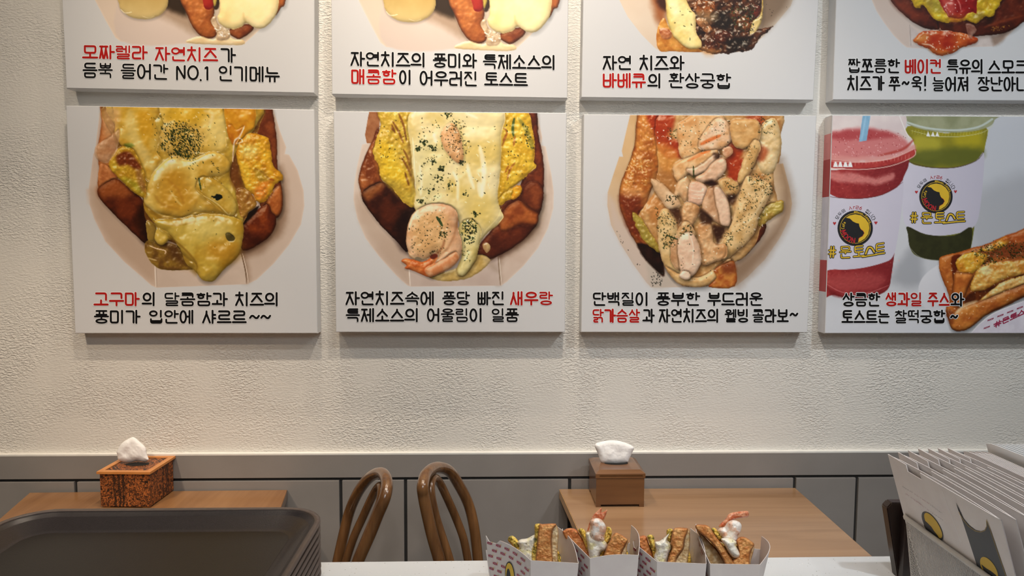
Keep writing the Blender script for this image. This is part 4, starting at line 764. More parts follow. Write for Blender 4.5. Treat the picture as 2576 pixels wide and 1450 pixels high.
bread(p, [(1372, 1190), (1440, 1230), (1560, 1150), (1750, 1090), (1950, 1010), (2201, 915), (2400, 860), (2400, 1000), (2201, 1055), (1980, 1160), (1800, 1250), (1620, 1390), (1500, 1425), (1430, 1400), (1400, 1330)], (204, 128, 58), (172, 92, 40), bump=(1.6, 6), gloss=.3)
p.tint([(1380, 1200), (1450, 1230), (1440, 1340), (1400, 1330)], (120, 56, 28), .7, 4); p.stroke([(1470, 1230), (1560, 1150), (1700, 1100)], 8, (236, 200, 150), .7, 4)
p.tint([(1980, 420), (2201, 360), (2201, 460), (2050, 470)], (176, 84, 40), .7, 6); p.tint([(1860, 560), (2201, 480), (2201, 640), (1900, 640), (1780, 690)], (110, 50, 30), .7, 8)
p.flecks([(1640, 560), (1900, 500), (2201, 470), (2380, 500), (2380, 640), (2000, 640), (1800, 730), (1700, 680)], 260, (2, 5.5), ((40, 50, 20), (24, 30, 14), (66, 70, 30)), (.9, 1.8))
p.flecks([(1700, 540), (1900, 440), (1980, 480), (1760, 580)], 40, (1.5, 4), HERB); p.glints([(1320, 650), (2201, 400), (2201, 1000), (1500, 1380)], 70, (2, 6), (252, 224, 180), .55)
p.shape([(1640, 1440), (1720, 1350), (1860, 1240), (2040, 1160), (2201, 1100), (2420, 1040), (2420, 1500), (1630, 1500)], (204, 199, 208), (196, 190, 200), **NF)
p.stroke([(1640, 1440), (1720, 1350), (1860, 1240), (2040, 1160), (2201, 1100)], 2, (236, 232, 236), .9); p.frame(1, 0, 0)
A.t('상큼한', 2118, 2216, 736, 36.5); A.t('생과일', 2226, 2322, 735, 37, red=True); A.t('주스', 2333, 2391, 735, 37, red=True); A.t('와', 2391, 2427, 736, 36.5)
A.t('토스트는', 2116.6, 2240, 779, 36); A.t('찰떡궁합', 2250, 2380, 779, 36); A.t('~', 2390, 2412, 782, 30)
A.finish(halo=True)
M_YEL = simple('yellow_print', (214, 176, 44), .5); M_INK = simple('ink_print', (24, 24, 26), .5); M_MAG = simple('magenta_print', (156, 40, 74), .5); M_LRED = simple('crimson_print', (172, 34, 40), .5)
def ellp(cx, cy, rx, ry, n=40): return [(cx+rx*math.cos(2*math.pi*i/n), cy+ry*math.sin(2*math.pi*i/n)) for i in range(n)]
def arc_text(ink, text, cx, cy, r, a0, a1, h, w, lift, ry=None, flip=False):
    n = len(text)
    for i, c in enumerate(text):
        a = math.radians(a0+(a1-a0)*(i+.5)/n)
        if c == ' ': continue
        ox, oy = cx+r*math.cos(a), cy+(ry or r)*math.sin(a); t = a+math.pi/2 if not flip else a-math.pi/2
        cw = abs(math.radians(a1-a0))*r/n*.82
        for st in syllable(c):
            ink.line([(ox+(x-.5)*cw*math.cos(t)-(y-.5)*h*math.sin(t), oy+(x-.5)*cw*math.sin(t)+(y-.5)*h*math.cos(t)) for x, y in st], w, lift)
def logo(fn, cx, cy, r, parent, off, tiny=True, lift=.0004, sx=1.0):
    """round moon emblem with a dark profile, arc lettering and hearts"""
    T = lambda q: [(cx+(x*sx)*r/190, cy+y*r/190) for x, y in q]
    G = [Ink(fn) for _ in range(4)]; ink, yel, red, crim = G
    ink.poly(ellp(cx, cy, r*sx, r), lift); yel.poly(ellp(cx, cy, r*.865*sx, r*.865), lift+.00015); ink.poly(ellp(cx, cy, r*.84*sx, r*.84), lift+.0003)
    yel.poly(T([(-100, -113), (-60, -138), (0, -150), (60, -138), (110, -103), (145, -52), (152, 0), (140, 62), (105, 110), (60, 140), (30, 150), (34, 128), (44, 104), (82, 82), (98, 50), (82, 28), (56, 4), (44, -24), (40, -50), (10, -56), (-25, -73), (-55, -103)]), lift+.00045)
    prof = T([(34, 140), (36, 108), (78, 84), (97, 52), (84, 28), (60, 12)]); crim.line(prof, max(.5, r*.02), lift+.0006)
    if tiny:
        arc_text(crim, 'MOON', cx, cy, r*.70*sx, 172, 88, r*.28, r*.055, lift+.0007, r*.70, flip=True)
        arc_text(yel, '#Moon Toast', cx, cy, r*.92*sx, -95, -18, r*.10, r*.022, lift+.0007, r*.92)
        arc_text(yel, 'Cafe', cx, cy, r*.70*sx, 176, 212, r*.16, r*.025, lift+.0007, r*.70)
        arc_text(ink, '모두의', cx, cy, r*1.18*sx, -155, -118, r*.20, r*.022, lift, r*1.18)
        arc_text(crim, 'ㅅrㄹ6', cx, cy, r*1.18*sx, -108, -70, r*.18, r*.026, lift, r*1.18); arc_text(ink, '입니다', cx, cy, r*1.18*sx, -60, -22, r*.22, r*.022, lift, r*1.18)
        for hx, hy in ((-222, -52), (222, -58)):
            crim.poly(T([(hx, hy+20), (hx-18, hy-6), (hx-10, hy-18), (hx, hy-8), (hx+10, hy-18), (hx+18, hy-6)]), lift)
    return G
def hash_title(G, x0, y0, x1, y1, h, lift, w=3.0):
    ink, yel = G[0], G[1]
    for txt, a, b in (('#', 0, .14), ('문', .19, .41), ('토', .43, .64), ('ㅅ', .65, .80), ('트', .81, 1.0)):
        X0, X1 = x0+(x1-x0)*a, x0+(x1-x0)*b; Y = y0+(y1-y0)*(a*a); Yb = y0+(y1-y0)*(b*b)
        if txt == 'ㅅ':
            for ik, ww, l in ((ink, w+3.0, lift), (yel, w, lift+.0002)):
                ik.line(spline([(X0, Y+h*.75), (X0+(X1-X0)*.3, Y+h*.28), (X0+(X1-X0)*.7, Y+h*.28), (X1, Y+h*.6)], 4, False), ww*1.3, l)
                ik.line([(X0-8, Y+h*.98), (X1+6, Yb+h*.88)], ww, l)
            continue
        word(txt, X0, X1, Y, Yb, h*(1 if txt != '#' else .9), w, [(ink, w+3.0, lift), (yel, w, lift+.0002)], 0)
G1 = logo(FRONT, 2151.4, 574.5, 44.5, A.root, A.off); hash_title(G1, 2084, 620, 2228, 608, 32, .0005)
G2 = logo(FRONT, 2354.6, 495, 42, A.root, A.off); hash_title(G2, 2290, 534, 2430, 530, 30, .0005)
for G in (G1, G2):
    for ik, nm, mt in zip(G[:2]+[G[3]], ('emblem_black', 'emblem_yellow', 'emblem_crimson'), (M_INK, M_YEL, M_LRED)): A.fix(ik.done(nm, mt, A.front))
sv = [(291, 335, (196, 188, 184)), (335, 400, (190, 120, 118)), (400, 495, (150, 52, 50)), (495, 655, (186, 183, 192)), (655, 735, (160, 56, 58)), (735, 838, (190, 190, 194))]
for v0, v1, c in sv:
    c = tuple(x*1.08 for x in c)
    q = [(2095-19*(v-291)/547, v) for v in (v0, v1)]; a = FRONT(*q[0]); b = FRONT(*q[1])
    vs = [(a[0]-.00175, YF+.0015, a[2]), (a[0]-.00175, -.002, a[2]), (b[0]-.00175, -.002, b[2]), (b[0]-.00175, YF+.0015, b[2])]
    A.fix(obj('printed_side', mesh('printed_side', vs, [(0, 1, 2, 3)]), simple('side_print', c, .5), A.root))
mg = Ink(FRONT)
for i in range(5):
    for k, yy in ((0, 1300), (1, 1385)):
        X, Y = 2060+(1810+i*105-k*40)/4.266, 500+(yy-i*42)/4.266; word('MOON', X, X+16, Y, Y-6, 4.5, 1.0, [(mg, 1.0, .0005)], 0)
word('#문토스트', 2060+1880/4.266, 2600, 500+1330/4.266, 500+1130/4.266, 15, 2.4, [(mg, 2.6, .0006)], 0)
A.fix(mg.done('sleeve_lettering', M_MAG, A.front))

# ------------------------------------------------------------------ upper row (their lower parts are in view)
def mozz(p, tf):
    p.frame(1, 0, 0); p.tf = lambda u, v: tf(130+u/3.68, v/3.68)
    p.shape([(200, -700), (300, -300), (400, 0), (500, 190), (590, 350), (640, 385), (1200, 402), (1750, 418), (1790, 400), (1900, 300), (2000, 205), (2100, 90), (2160, 0), (2300, -300), (2400, -700)], (204, 186, 166), (196, 176, 154), ns=80, flat=True, smooth_=False, warp=None, grad=(-.4, .4, (206, 188, 172)), edge=((216, 202, 188), 5))
    p.shape([(622, 0), (640, 378), (1240, 398), (1500, 200), (1200, 100), (900, -100)], (206, 190, 178), (200, 182, 168), ns=80, flat=True, soft=6, grad=(0, 1.5, (196, 180, 170)))
    p.tint([(1000, -300), (1210, -100), (1300, 150), (1400, 330), (1280, 300), (1150, 220), (1000, 150), (900, 50)], (150, 124, 100), .7, 14); p.tint([(960, -300), (1200, -300), (1260, 120), (1150, 120), (1050, 60), (900, -100)], (52, 38, 26), .95, 10)
    p.shape([(610, -200), (1000, -250), (1070, -60), (1070, 60), (1000, 140), (900, 176), (760, 168), (660, 110), (620, 20)], (192, 158, 84), (170, 130, 56), ns=40, puff=(14, 5), gloss=.7, grad=(0, .9, (206, 184, 128)), shadow=(1, 3, 5, .3)); p.stroke([(640, 85), (680, 120), (740, 112)], 2.4, (240, 226, 190), .9); p.stroke([(840, 150), (900, 168), (950, 150)], 2, (232, 214, 170), .7)
    bread(p, [(1000, -700), (1140, -300), (1190, 0), (1240, 100), (1300, 240), (1345, 300), (1395, 340), (1460, 358), (1520, 335), (1535, 260), (1490, 205), (1510, 110), (1500, 0), (1560, -300), (1500, -700)], (192, 116, 58), (158, 86, 40), bump=(2.2, 9), gloss=.25)
    p.shape([(1540, -300), (1560, -300), (1560, 20), (1520, 90), (1500, 20)], (60, 44, 34), flat=True, soft=3); p.shape([(1390, -100), (1490, -100), (1502, 30), (1480, 80), (1445, 88), (1410, 60)], (168, 44, 34), (140, 28, 24), puff=(6, 5), gloss=.9)
    p.shape([(1490, -60), (1530, -60), (1530, 10), (1505, 60), (1495, 10)], (196, 170, 80), (150, 130, 60), puff=(3, 2))
    bread(p, [(2040, -500), (2200, -500), (2170, 0), (2120, 70), (2075, 140), (2060, 60)], (206, 126, 66), (186, 104, 50)); bread(p, [(1630, 300), (1680, 250), (1820, 220), (1872, 262), (1810, 325), (1740, 362), (1700, 350), (1650, 320)], (160, 88, 46), (128, 62, 34), bump=(1.8, 6))
    p.shape([(1250, 395), (1300, 350), (1380, 335), (1480, 362), (1540, 340), (1600, 300), (1680, 360), (1770, 370), (1765, 416), (1500, 414)], (224, 204, 164), (212, 186, 140), ns=30, puff=(8, 3), gloss=.6); p.shape([(1470, 190), (1520, 150), (1545, 230), (1640, 270), (1640, 360), (1530, 370), (1525, 290)], (206, 186, 156), (180, 152, 120), puff=(6, 3), gloss=.8, bump=(2, 8)); p.glints([(1480, 190), (1660, 260), (1650, 370), (1520, 330)], 18, (2, 7), (252, 246, 230), .8)
    cheese(p, [(1560, -500), (2060, -500), (2100, -100), (2094, 60), (2070, 150), (2010, 225), (1950, 262), (1880, 255), (1800, 212), (1760, 250), (1690, 268), (1620, 258), (1560, 222), (1535, 160), (1552, 60)], (240, 224, 172), (234, 212, 146), bump=(1.2, 40), gloss=.3, puff=(20, 12), edge=((206, 176, 116), 4), ns=60); p.stroke([(1800, 212), (1780, 170), (1775, 120)], 6, (212, 186, 122), .6, 5); p.tint([(1560, 100), (1640, 120), (1640, 200), (1570, 200)], (222, 196, 130), .6, 10)
A = Poster([(140, -360), (791, -352), (789, 233), (168, 221)], 'upper left canvas poster reading popular menu with mozzarella toast', (225, -110, 750, 125), 1.6)
mozz(A.p, lambda x, y: (x, y))
A.t('모짜렐라', 206, 373, 112, 37, 114, red=True); A.t('자연치즈', 388, 551, 116.5, 37.5, 119, red=True); A.t('가', 553, 595, 119, 38.5, 120)
A.t('듬뿍', 207, 286, 156, 41, 157); A.t('들어간', 302.5, 425, 158.5, 41, 161); A.t('NO.1', 441, 530, 163, 38, 165); A.t('인기메뉴', 548, 706, 164, 41, 167)
A.finish()
A = Poster([(832, -350), (1432, -345), (1426, 246), (836, 236)], 'upper canvas poster of mozzarella toast with two lines ending in toast', (895, -110, 1415, 140), 1.6)
mozz(A.p, lambda x, y: (903+(x-238.7)*1.049, y*1.1+3))
A.t('자연치즈의', 880, 1073, 128.7, 38.5, 132); A.t('풍미와', 1088, 1201, 133, 38.5, 134); A.t('특제소스의', 1214, 1400, 135, 39, 138)
A.t('매콤함', 882, 999, 173, 39.5, 174, red=True); A.t('이', 1002.6, 1038, 175, 39); A.t('어우러진', 1054, 1204, 176.5, 39.5, 179); A.t('토스트', 1217.5, 1330, 180, 37, 182)
A.finish()
A = Poster([(1474, -342), (2076, -336), (2045, 251), (1464, 244)], 'upper canvas poster of a barbecue meat toast drenched in dark sauce', (1545, -110, 2010, 142), 1.6)
p = A.p; p.frame(4.025, 1440, 0)
p.shape([(300, -800), (400, -300), (475, 0), (560, 170), (700, 350), (830, 480), (880, 515), (1300, 525), (1400, 555), (1790, 515), (1900, 400), (2060, 240), (2210, 60), (2300, -200), (2400, -800)], (226, 208, 186), (220, 198, 174), ns=80, flat=True, smooth_=False, warp=None, grad=(.6, .1, (170, 158, 146)))
p.tint([(750, -300), (940, -100), (950, 200), (880, 260), (820, 100)], (150, 80, 36), .85, 14); p.tint([(1900, -400), (2240, -300), (2200, 30), (2050, 200), (1900, 330), (1880, 100)], (110, 88, 68), .8, 18)
p.shape([(850, 400), (870, 270), (930, 180), (1000, 300), (1200, 420), (1320, 524), (1000, 520), (885, 514)], (212, 150, 70), (182, 110, 40), puff=(8, 3), bump=(1.6, 9), gloss=.6); p.tint([(840, -100), (940, -60), (950, 100), (870, 60)], (60, 30, 18), .9, 8)
p.shape([(880, 290), (960, 290), (1005, 330), (1000, 380), (930, 400), (895, 360)], (204, 140, 90), (170, 90, 50), puff=(7, 4), bump=(2, 7), gloss=.6)
MEAT = dict(ns=9, puff=(8, 8), bump=(5, 11), gloss=.6, warp=(4, 12))
p.shape([(1050, -700), (1920, -700), (1912, 0), (1924, 120), (1850, 210), (1830, 300), (1960, 280), (2030, 262), (1950, 340), (1880, 400), (1790, 512), (1450, 548), (1300, 510), (1240, 420), (1240, 200), (1150, 100)], (104, 58, 30), (46, 26, 16), **MEAT)
for q, c in (([(1240, 20), (1430, 20), (1420, 140), (1270, 150)], (160, 90, 44)), ([(1240, 200), (1330, 190), (1420, 300), (1360, 330)], (170, 110, 66)), ([(1700, 180), (1820, 200), (1780, 310), (1660, 300)], (130, 74, 36)), ([(1350, 400), (1450, 400), (1480, 500), (1380, 500)], (120, 60, 34)), ([(1820, 60), (1900, 60), (1890, 160), (1830, 160)], (120, 50, 30)), ([(1100, -60), (1240, -60), (1240, 60), (1130, 40)], (150, 96, 60)), ([(1450, 320), (1600, 330), (1560, 440), (1470, 420)], (96, 44, 24))):
    p.shape(q, c, tuple(x*.6 for x in c), ns=10, puff=(8, 6), bump=(4, 9), gloss=.9, warp=(4, 10))
p.tint([(1440, 130), (1580, 150), (1600, 280), (1480, 300), (1400, 220)], (30, 22, 16), .85, 8); p.tint([(1560, 400), (1760, 380), (1790, 480), (1600, 500)], (28, 20, 14), .8, 8)
cheese(p, [(900, -700), (1120, -700), (1150, -50), (1200, 100), (1245, 150), (1255, 330), (1300, 420), (1290, 490), (1150, 480), (1070, 410), (1010, 350), (970, 230), (945, 60)], (232, 214, 148), (220, 192, 104), edge=((190, 150, 80), 5), bump=(1.6, 20)); p.tint([(960, -60), (1060, -60), (1080, 120), (1010, 140)], (242, 230, 186), .7, 8)
cheese(p, [(1905, -400), (1925, -400), (1930, 100), (1915, 210), (1870, 300), (1795, 345), (1830, 210), (1915, 120)], (220, 196, 134), (200, 170, 96), puff=(5, 4)); p.tint([(1240, 120), (1420, 120), (1460, 200), (1300, 230)], (190, 160, 118), .5, 10)
p.tint([(1280, 480), (1500, 500), (1420, 555), (1340, 545)], (200, 140, 80), .6, 6); p.flecks([(1560, 60), (1850, 60), (1840, 330), (1640, 300)], 110, (2, 7), ((44, 54, 26), (70, 80, 44), (20, 26, 14)), (.8, 1.8)); p.flecks([(1260, 80), (1900, 0), (1800, 480), (1400, 500)], 50, (2, 6), ((30, 36, 20),))
p.glints([(1150, 0), (1900, 0), (1850, 500), (1350, 520)], 46, (2, 9), (236, 206, 180), .6); p.flecks([(1850, 0), (2180, 60), (1980, 280), (1880, 260)], 14, (1.2, 2.6), ((60, 50, 40),)); p.flecks([(960, 40), (1240, 60), (1240, 440), (1020, 340)], 9, (3, 8), HERBB)
A.t('자연', 1514.5, 1592, 139, 38); A.t('치즈와', 1607, 1723, 139, 39); A.t('바베큐', 1515, 1627, 183, 39, red=True); A.t('의', 1629, 1666, 184, 39); A.t('환상궁합', 1681.5, 1841, 182, 41, 184)
A.finish()
A = Poster([(2116, -338), (2710, -330), (2680, 253), (2096, 250)], 'upper right canvas poster of a bacon and egg toast dripping with red sauce', (2180, -110, 2600, 144), 1.6)
p = A.p; p.frame(4.806, 2040, 0)
p.shape([(600, -800), (660, -300), (735, 0), (790, 130), (880, 270), (1000, 430), (1100, 530), (1160, 575), (1400, 590), (2210, 560), (2330, 480), (2500, 320), (2700, 100), (2800, -600)], (206, 184, 168), (198, 172, 154), ns=80, flat=True, smooth_=False, warp=None, grad=(0, .3, (190, 178, 172)), edge=((214, 198, 186), 5))
p.shape([(1190, 300), (1300, 400), (2100, 470), (2200, 430), (2210, 556), (1400, 586), (1195, 572)], (196, 184, 178), (186, 172, 166), flat=True, smooth_=False, warp=None, soft=4); p.stroke([(1195, 300), (1210, 560)], 1.6, (150, 132, 120), .8); p.tint([(2180, 430), (2240, 420), (2300, 380), (2500, 260), (2330, 470), (2220, 540)], (130, 108, 94), .8, 8)
bread(p, [(900, -700), (940, -100), (960, 0), (1050, 110), (1200, 240), (1350, 330), (1540, 368), (1900, 440), (2100, 430), (2200, 420), (2400, 380), (2560, 270), (2700, 100), (2720, -500), (1800, -800)], (108, 44, 24), (78, 32, 20), bump=(1.4, 8), gloss=.4, puff=(26, 10)); p.tint([(960, -60), (1130, 40), (1300, 200), (1200, 220), (1020, 80)], (140, 60, 34), .7, 10)
p.stroke([(1530, 260), (1545, 350)], 5, (50, 22, 14), .8, 3); p.tint([(2080, 150), (2200, 200), (2190, 340), (2120, 330)], (40, 20, 14), .7, 10); p.stroke([(2100, 330), (2300, 260), (2560, 190)], 7, (140, 66, 36), .6, 5); p.glints([(2160, 330), (2440, 300), (2300, 360), (2200, 390)], 50, (1, 3), (176, 120, 50), .6)
egg(p, [(1225, -200), (2320, -200), (2290, 20), (2250, 100), (2195, 195), (2090, 205), (2000, 285), (1900, 252), (1700, 272), (1570, 268), (1460, 205), (1400, 110), (1335, 68), (1315, 105), (1240, 55)], (222, 190, 44), (194, 150, 32), bump=(3.6, 10), shadow=(2, 5, 7, .5)); p.tint([(1380, 0), (1560, 0), (1600, 120), (1500, 150)], (150, 136, 60), .6, 8); p.tint([(1980, 150), (2080, 160), (2040, 230), (1950, 220)], (130, 110, 50), .6, 8)
p.shape([(1540, -200), (2012, -200), (2006, 60), (2000, 156), (1940, 140), (1870, 190), (1800, 232), (1700, 210), (1660, 200), (1600, 100), (1545, 10)], (180, 40, 34), (146, 22, 22), ns=22, puff=(12, 8), bump=(2.4, 14), gloss=.8, warp=(3, 10)); p.tint([(1580, 0), (1720, -20), (1740, 160), (1660, 190)], (206, 96, 84), .7, 8); p.stroke([(1760, -20), (1800, 50), (1812, 120)], 3.4, (226, 140, 130), .7, 2); p.stroke([(1620, 100), (1670, 196)], 2.4, (226, 150, 140), .6)
p.tint([(1690, 180), (1860, 170), (1820, 260), (1700, 270)], (200, 96, 40), .6, 8)
p.shape([(1235, 480), (1300, 420), (1340, 385), (1400, 370), (1560, 372), (1720, 380), (1900, 420), (2010, 470), (1990, 520), (1900, 552), (1820, 570), (1760, 620), (1700, 650), (1620, 668), (1550, 668), (1460, 625), (1400, 580), (1310, 545)], (196, 92, 34), (160, 50, 20), ns=26, puff=(12, 8), bump=(1.6, 16), gloss=.7, warp=(3, 10), shadow=(1, 3, 4, .3)); p.tint([(1260, 480), (1400, 400), (1440, 460), (1340, 510)], (220, 150, 76), .8, 8); p.tint([(1420, 430), (1640, 400), (1700, 560), (1500, 560)], (166, 36, 16), .6, 12); p.tint([(1420, 600), (1680, 620), (1560, 668)], (206, 120, 50), .7, 6)
p.stroke([(1395, 365), (1450, 378), (1550, 360), (1560, 345), (1580, 370), (1700, 378)], 2, (240, 196, 170), .8); p.stroke([(1340, 530), (1440, 545), (1500, 585)], 4, (236, 206, 180), .7, 2); p.shape([(1870, 300), (1900, 280), (1960, 300), (2000, 360), (1985, 400), (1960, 420), (1950, 465), (1915, 460), (1895, 400)], (196, 158, 140), (150, 100, 84), puff=(6, 4), gloss=.8, alpha=.7)
p.glints([(1250, 380), (1950, 400), (1700, 660), (1400, 600)], 36, (2, 7), (250, 226, 200), .7); p.glints([(1540, 0), (2000, 0), (1900, 180), (1660, 180)], 16, (2, 7), (250, 210, 200), .7)
A.t('짭쪼름한', 2132, 2266, 146, 38.5, 147); A.t('베이컨', 2275, 2371, 148, 38.5, red=True); A.t('특유의', 2381, 2476, 148, 39); A.t('스모크', 2484, 2590, 150, 37)
A.t('치즈가', 2130, 2227, 190, 39); A.t('쭈', 2235, 2267, 191, 39); A.t('~', 2268, 2290, 192, 34); A.t('욱!', 2292, 2336, 190, 40); A.t('늘어져', 2345, 2440, 192, 39); A.t('장난아니', 2458, 2590, 192, 39)
A.finish()
# ------------------------------------------------------------------ furniture
def tube(pts, r, n=12, closed=False, rads=None):
    """swept tube through 3D points, one closed surface"""
    P = np.array(pts, float); m = len(P); bm = bmesh.new(); rings = []
    T = np.zeros_like(P)
    for i in range(m):
        a = P[(i-1) % m] if (closed or i > 0) else P[0]; b = P[(i+1) % m] if (closed or i < m-1) else P[-1]; T[i] = (b-a)/(np.linalg.norm(b-a)+1e-12)
    ref = np.array([0, 0, 1.0]) if abs(T[0][2]) < .9 else np.array([1.0, 0, 0]); u = np.cross(T[0], ref); u /= np.linalg.norm(u)
    for i in range(m):
        u = u-T[i]*np.dot(u, T[i]); u /= np.linalg.norm(u)+1e-12; v = np.cross(T[i], u); rr = rads[i] if rads is not None else r
        rings.append([bm.verts.new(P[i]+rr*(u*math.cos(2*math.pi*k/n)+v*math.sin(2*math.pi*k/n))) for k in range(n)])
    for i in range(m if closed else m-1):
        a, b = rings[i], rings[(i+1) % m]
        for k in range(n): bm.faces.new((a[k], a[(k+1) % n], b[(k+1) % n], b[k]))
    if not closed: bm.faces.new(rings[0][::-1]); bm.faces.new(rings[-1])
    bmesh.ops.recalc_face_normals(bm, faces=bm.faces)
    return bm
def local(o, root):
    """shift mesh data from world into the root's frame (roots are unrotated)"""
    o.data.transform(Matrix.Translation(-Vector(root.location))); return o
def sp3(pts, n=6, closed=False):
    p = np.array(pts, float); m = len(p); out = []
    for i in range(m if closed else m-1):
        a, b, c, d = (p[(i-1) % m], p[i], p[(i+1) % m], p[(i+2) % m]) if closed else (p[max(i-1, 0)], p[i], p[i+1], p[min(i+2, m-1)])
        for k in range(n):
            t = k/n; out.append(.5*((2*b)+(-a+c)*t+(2*a-5*b+4*c-d)*t*t+(-a+3*b-3*c+d)*t**3))
    if not closed: out.append(p[-1])
    return np.array(out)
def prism(P, z0, z1, bev=0.0):
    bm = bmesh.new(); a = [bm.verts.new((p[0], p[1], z0)) for p in P]; b = [bm.verts.new((p[0], p[1], z1)) for p in P]
    bm.faces.new(a[::-1]); top = bm.faces.new(b); n = len(P)
    for i in range(n): bm.faces.new((a[i], a[(i+1) % n], b[(i+1) % n], b[i]))
    bmesh.ops.recalc_face_normals(bm, faces=bm.faces)
    if bev: bmesh.ops.bevel(bm, geom=[e for e in bm.edges], offset=bev, segments=2, affect='EDGES', profile=.7)
    return bm
M_TABLE = wood('oak_laminate', (138, 104, 74), (168, 132, 98), 'x', 16, .22, .35, 14)
M_TABLE2 = wood('oak_laminate_dark', (132, 92, 58), (162, 120, 80), 'y', 16, .25, .3, 14)
M_BENT = wood('bentwood', (82, 52, 28), (124, 86, 50), 'z', 60, .22, .6, 16)
M_TEDGE = wood('oak_edge_banding', (196, 150, 96), (212, 168, 112), 'y', 30, .35, .2)
M_IRON = simple('black_iron', (38, 37, 37), .5, bump=.1, bscale=300)
ZT = float(at_y(1700, 1229, -.02)[2])
def table(fl, fr, nl, nr, label, mat, L=.46, edge=None):
    a, b, c, d = [at_z(*q, ZT) for q in (fl, fr, nr, nl)]
    e1 = (c-b); e1 = e1/np.linalg.norm(e1)*L; e0 = (d-a); e0 = e0/np.linalg.norm(e0)*L
    c = b+e1; d = a+e0; ctr = (a+b+c+d)/4
    root = empty('cafe_table', (float(ctr[0]), float(ctr[1]), 0)); tag(root, label, 'table', 'wooden cafe tables against the wainscot')
    local(obj('tabletop', prism([a, b, c, d], ZT-.024, ZT, .0012), mat, root), root)
    P = [a, b, c, d]; q = [p+(p-ctr)*.0012/np.linalg.norm(ctr-p) for p in P]
    local(obj('edge_banding', prism(q, ZT-.0235, ZT-.0015, .0), edge or M_TEDGE, root), root)
    local(obj('pedestal', tube([(ctr[0], ctr[1], .02), (ctr[0], ctr[1], ZT-.024)], .03, 16), M_IRON, root), root)
    local(obj('foot_plate', box(ctr[0]-.15, ctr[1]-.15, 0, ctr[0]+.15, ctr[1]+.15, .02, .005), M_IRON, root), root)
    return root
table((1408, 1231), (2000, 1228), (1453, 1330), (2190, 1397), 'wooden cafe table under the plain brown tissue box, its grain running sideways', M_TABLE)
table((75, 1240), (722, 1233), (11, 1296), (707, 1275), 'wooden cafe table behind the stacked trays, under the speckled tissue box', M_TABLE2, edge=M_BENT)

# tissue boxes
def bark():
    m, nt, b = new_mat('speckled_bark_print'); L = nt.links.new; b.inputs['Roughness'].default_value = .5
    tc = nt.nodes.new('ShaderNodeTexCoord'); mp = nt.nodes.new('ShaderNodeMapping'); mp.inputs['Scale'].default_value = (1, 1, 1.0); L(tc.outputs['Object'], mp.inputs[0])
    n = nt.nodes.new('ShaderNodeTexNoise'); n.inputs['Scale'].default_value = 130; n.inputs['Detail'].default_value = 4; n.inputs['Distortion'].default_value = 2.2; L(mp.outputs[0], n.inputs[0])
    cr = nt.nodes.new('ShaderNodeValToRGB'); cr.color_ramp.elements[0].position = .40; cr.color_ramp.elements[1].position = .62
    cr.color_ramp.elements[0].color = col4((34, 22, 14)); cr.color_ramp.elements[1].color = col4((186, 108, 52)); e = cr.color_ramp.elements.new(.5); e.color = col4((118, 64, 30)); L(n.outputs['Fac'], cr.inputs[0])
    # dark vertical trunk stripes
    sx = nt.nodes.new('ShaderNodeSeparateXYZ'); L(tc.outputs['Object'], sx.inputs[0]); ad = nt.nodes.new('ShaderNodeMath'); ad.operation = 'ADD'; L(sx.outputs[0], ad.inputs[0]); L(sx.outputs[1], ad.inputs[1])
    mu = None; n2 = nt.nodes.new('ShaderNodeTexNoise'); n2.inputs['Scale'].default_value = 60; L(tc.outputs['Object'], n2.inputs[0]); 
    jit = nt.nodes.new('ShaderNodeMath'); jit.operation = 'MULTIPLY_ADD'; jit.inputs[1].default_value = .014; L(n2.outputs['Fac'], jit.inputs[0]); L(ad.outputs[0], jit.inputs[2])
    tot = None
    for x in (-.083, -.071, -.061, .083, .091, .066):
        c = nt.nodes.new('ShaderNodeMath'); c.operation = 'COMPARE'; c.inputs[1].default_value = x+.007; c.inputs[2].default_value = .0026; L(jit.outputs[0], c.inputs[0])
        if tot is None: tot = c
        else: a = nt.nodes.new('ShaderNodeMath'); a.operation = 'MAXIMUM'; L(tot.outputs[0], a.inputs[0]); L(c.outputs[0], a.inputs[1]); tot = a
    k = nt.nodes.new('ShaderNodeMath'); k.operation = 'MULTIPLY'; k.inputs[1].default_value = .8; L(tot.outputs[0], k.inputs[0])
    mx = nt.nodes.new('ShaderNodeMix'); mx.data_type = 'RGBA'; L(k.outputs[0], mx.inputs[0]); L(cr.outputs[0], mx.inputs[6]); mx.inputs[7].default_value = col4((24, 18, 14)); L(mx.outputs[2], b.inputs['Base Color'])
    return m
M_BARK = bark(); M_ORANGE = simple('orange_wood_rim', (196, 128, 66), .4, (204, 136, 72), 30)
M_BOXW = wood('brown_box_wood', (92, 58, 32), (122, 82, 48), 'x', 24, .3, .4, 10); M_TISSUE = simple('white_tissue', (240, 238, 236), .9, (248, 247, 246), 60, .3, 90)
M_SLOT = simple('slot_dark', (20, 18, 16), .9)
def tissue(pts, Zc, name='tissue'):
    """a crumpled paper tissue pulled up through the slot: thin folded sheet with thickness"""
    P = np.array(pts, float); return pillow(name, P, Zc, .010, .008, 14, .0028, 26, M_TISSUE, 1.2, prof=.6)
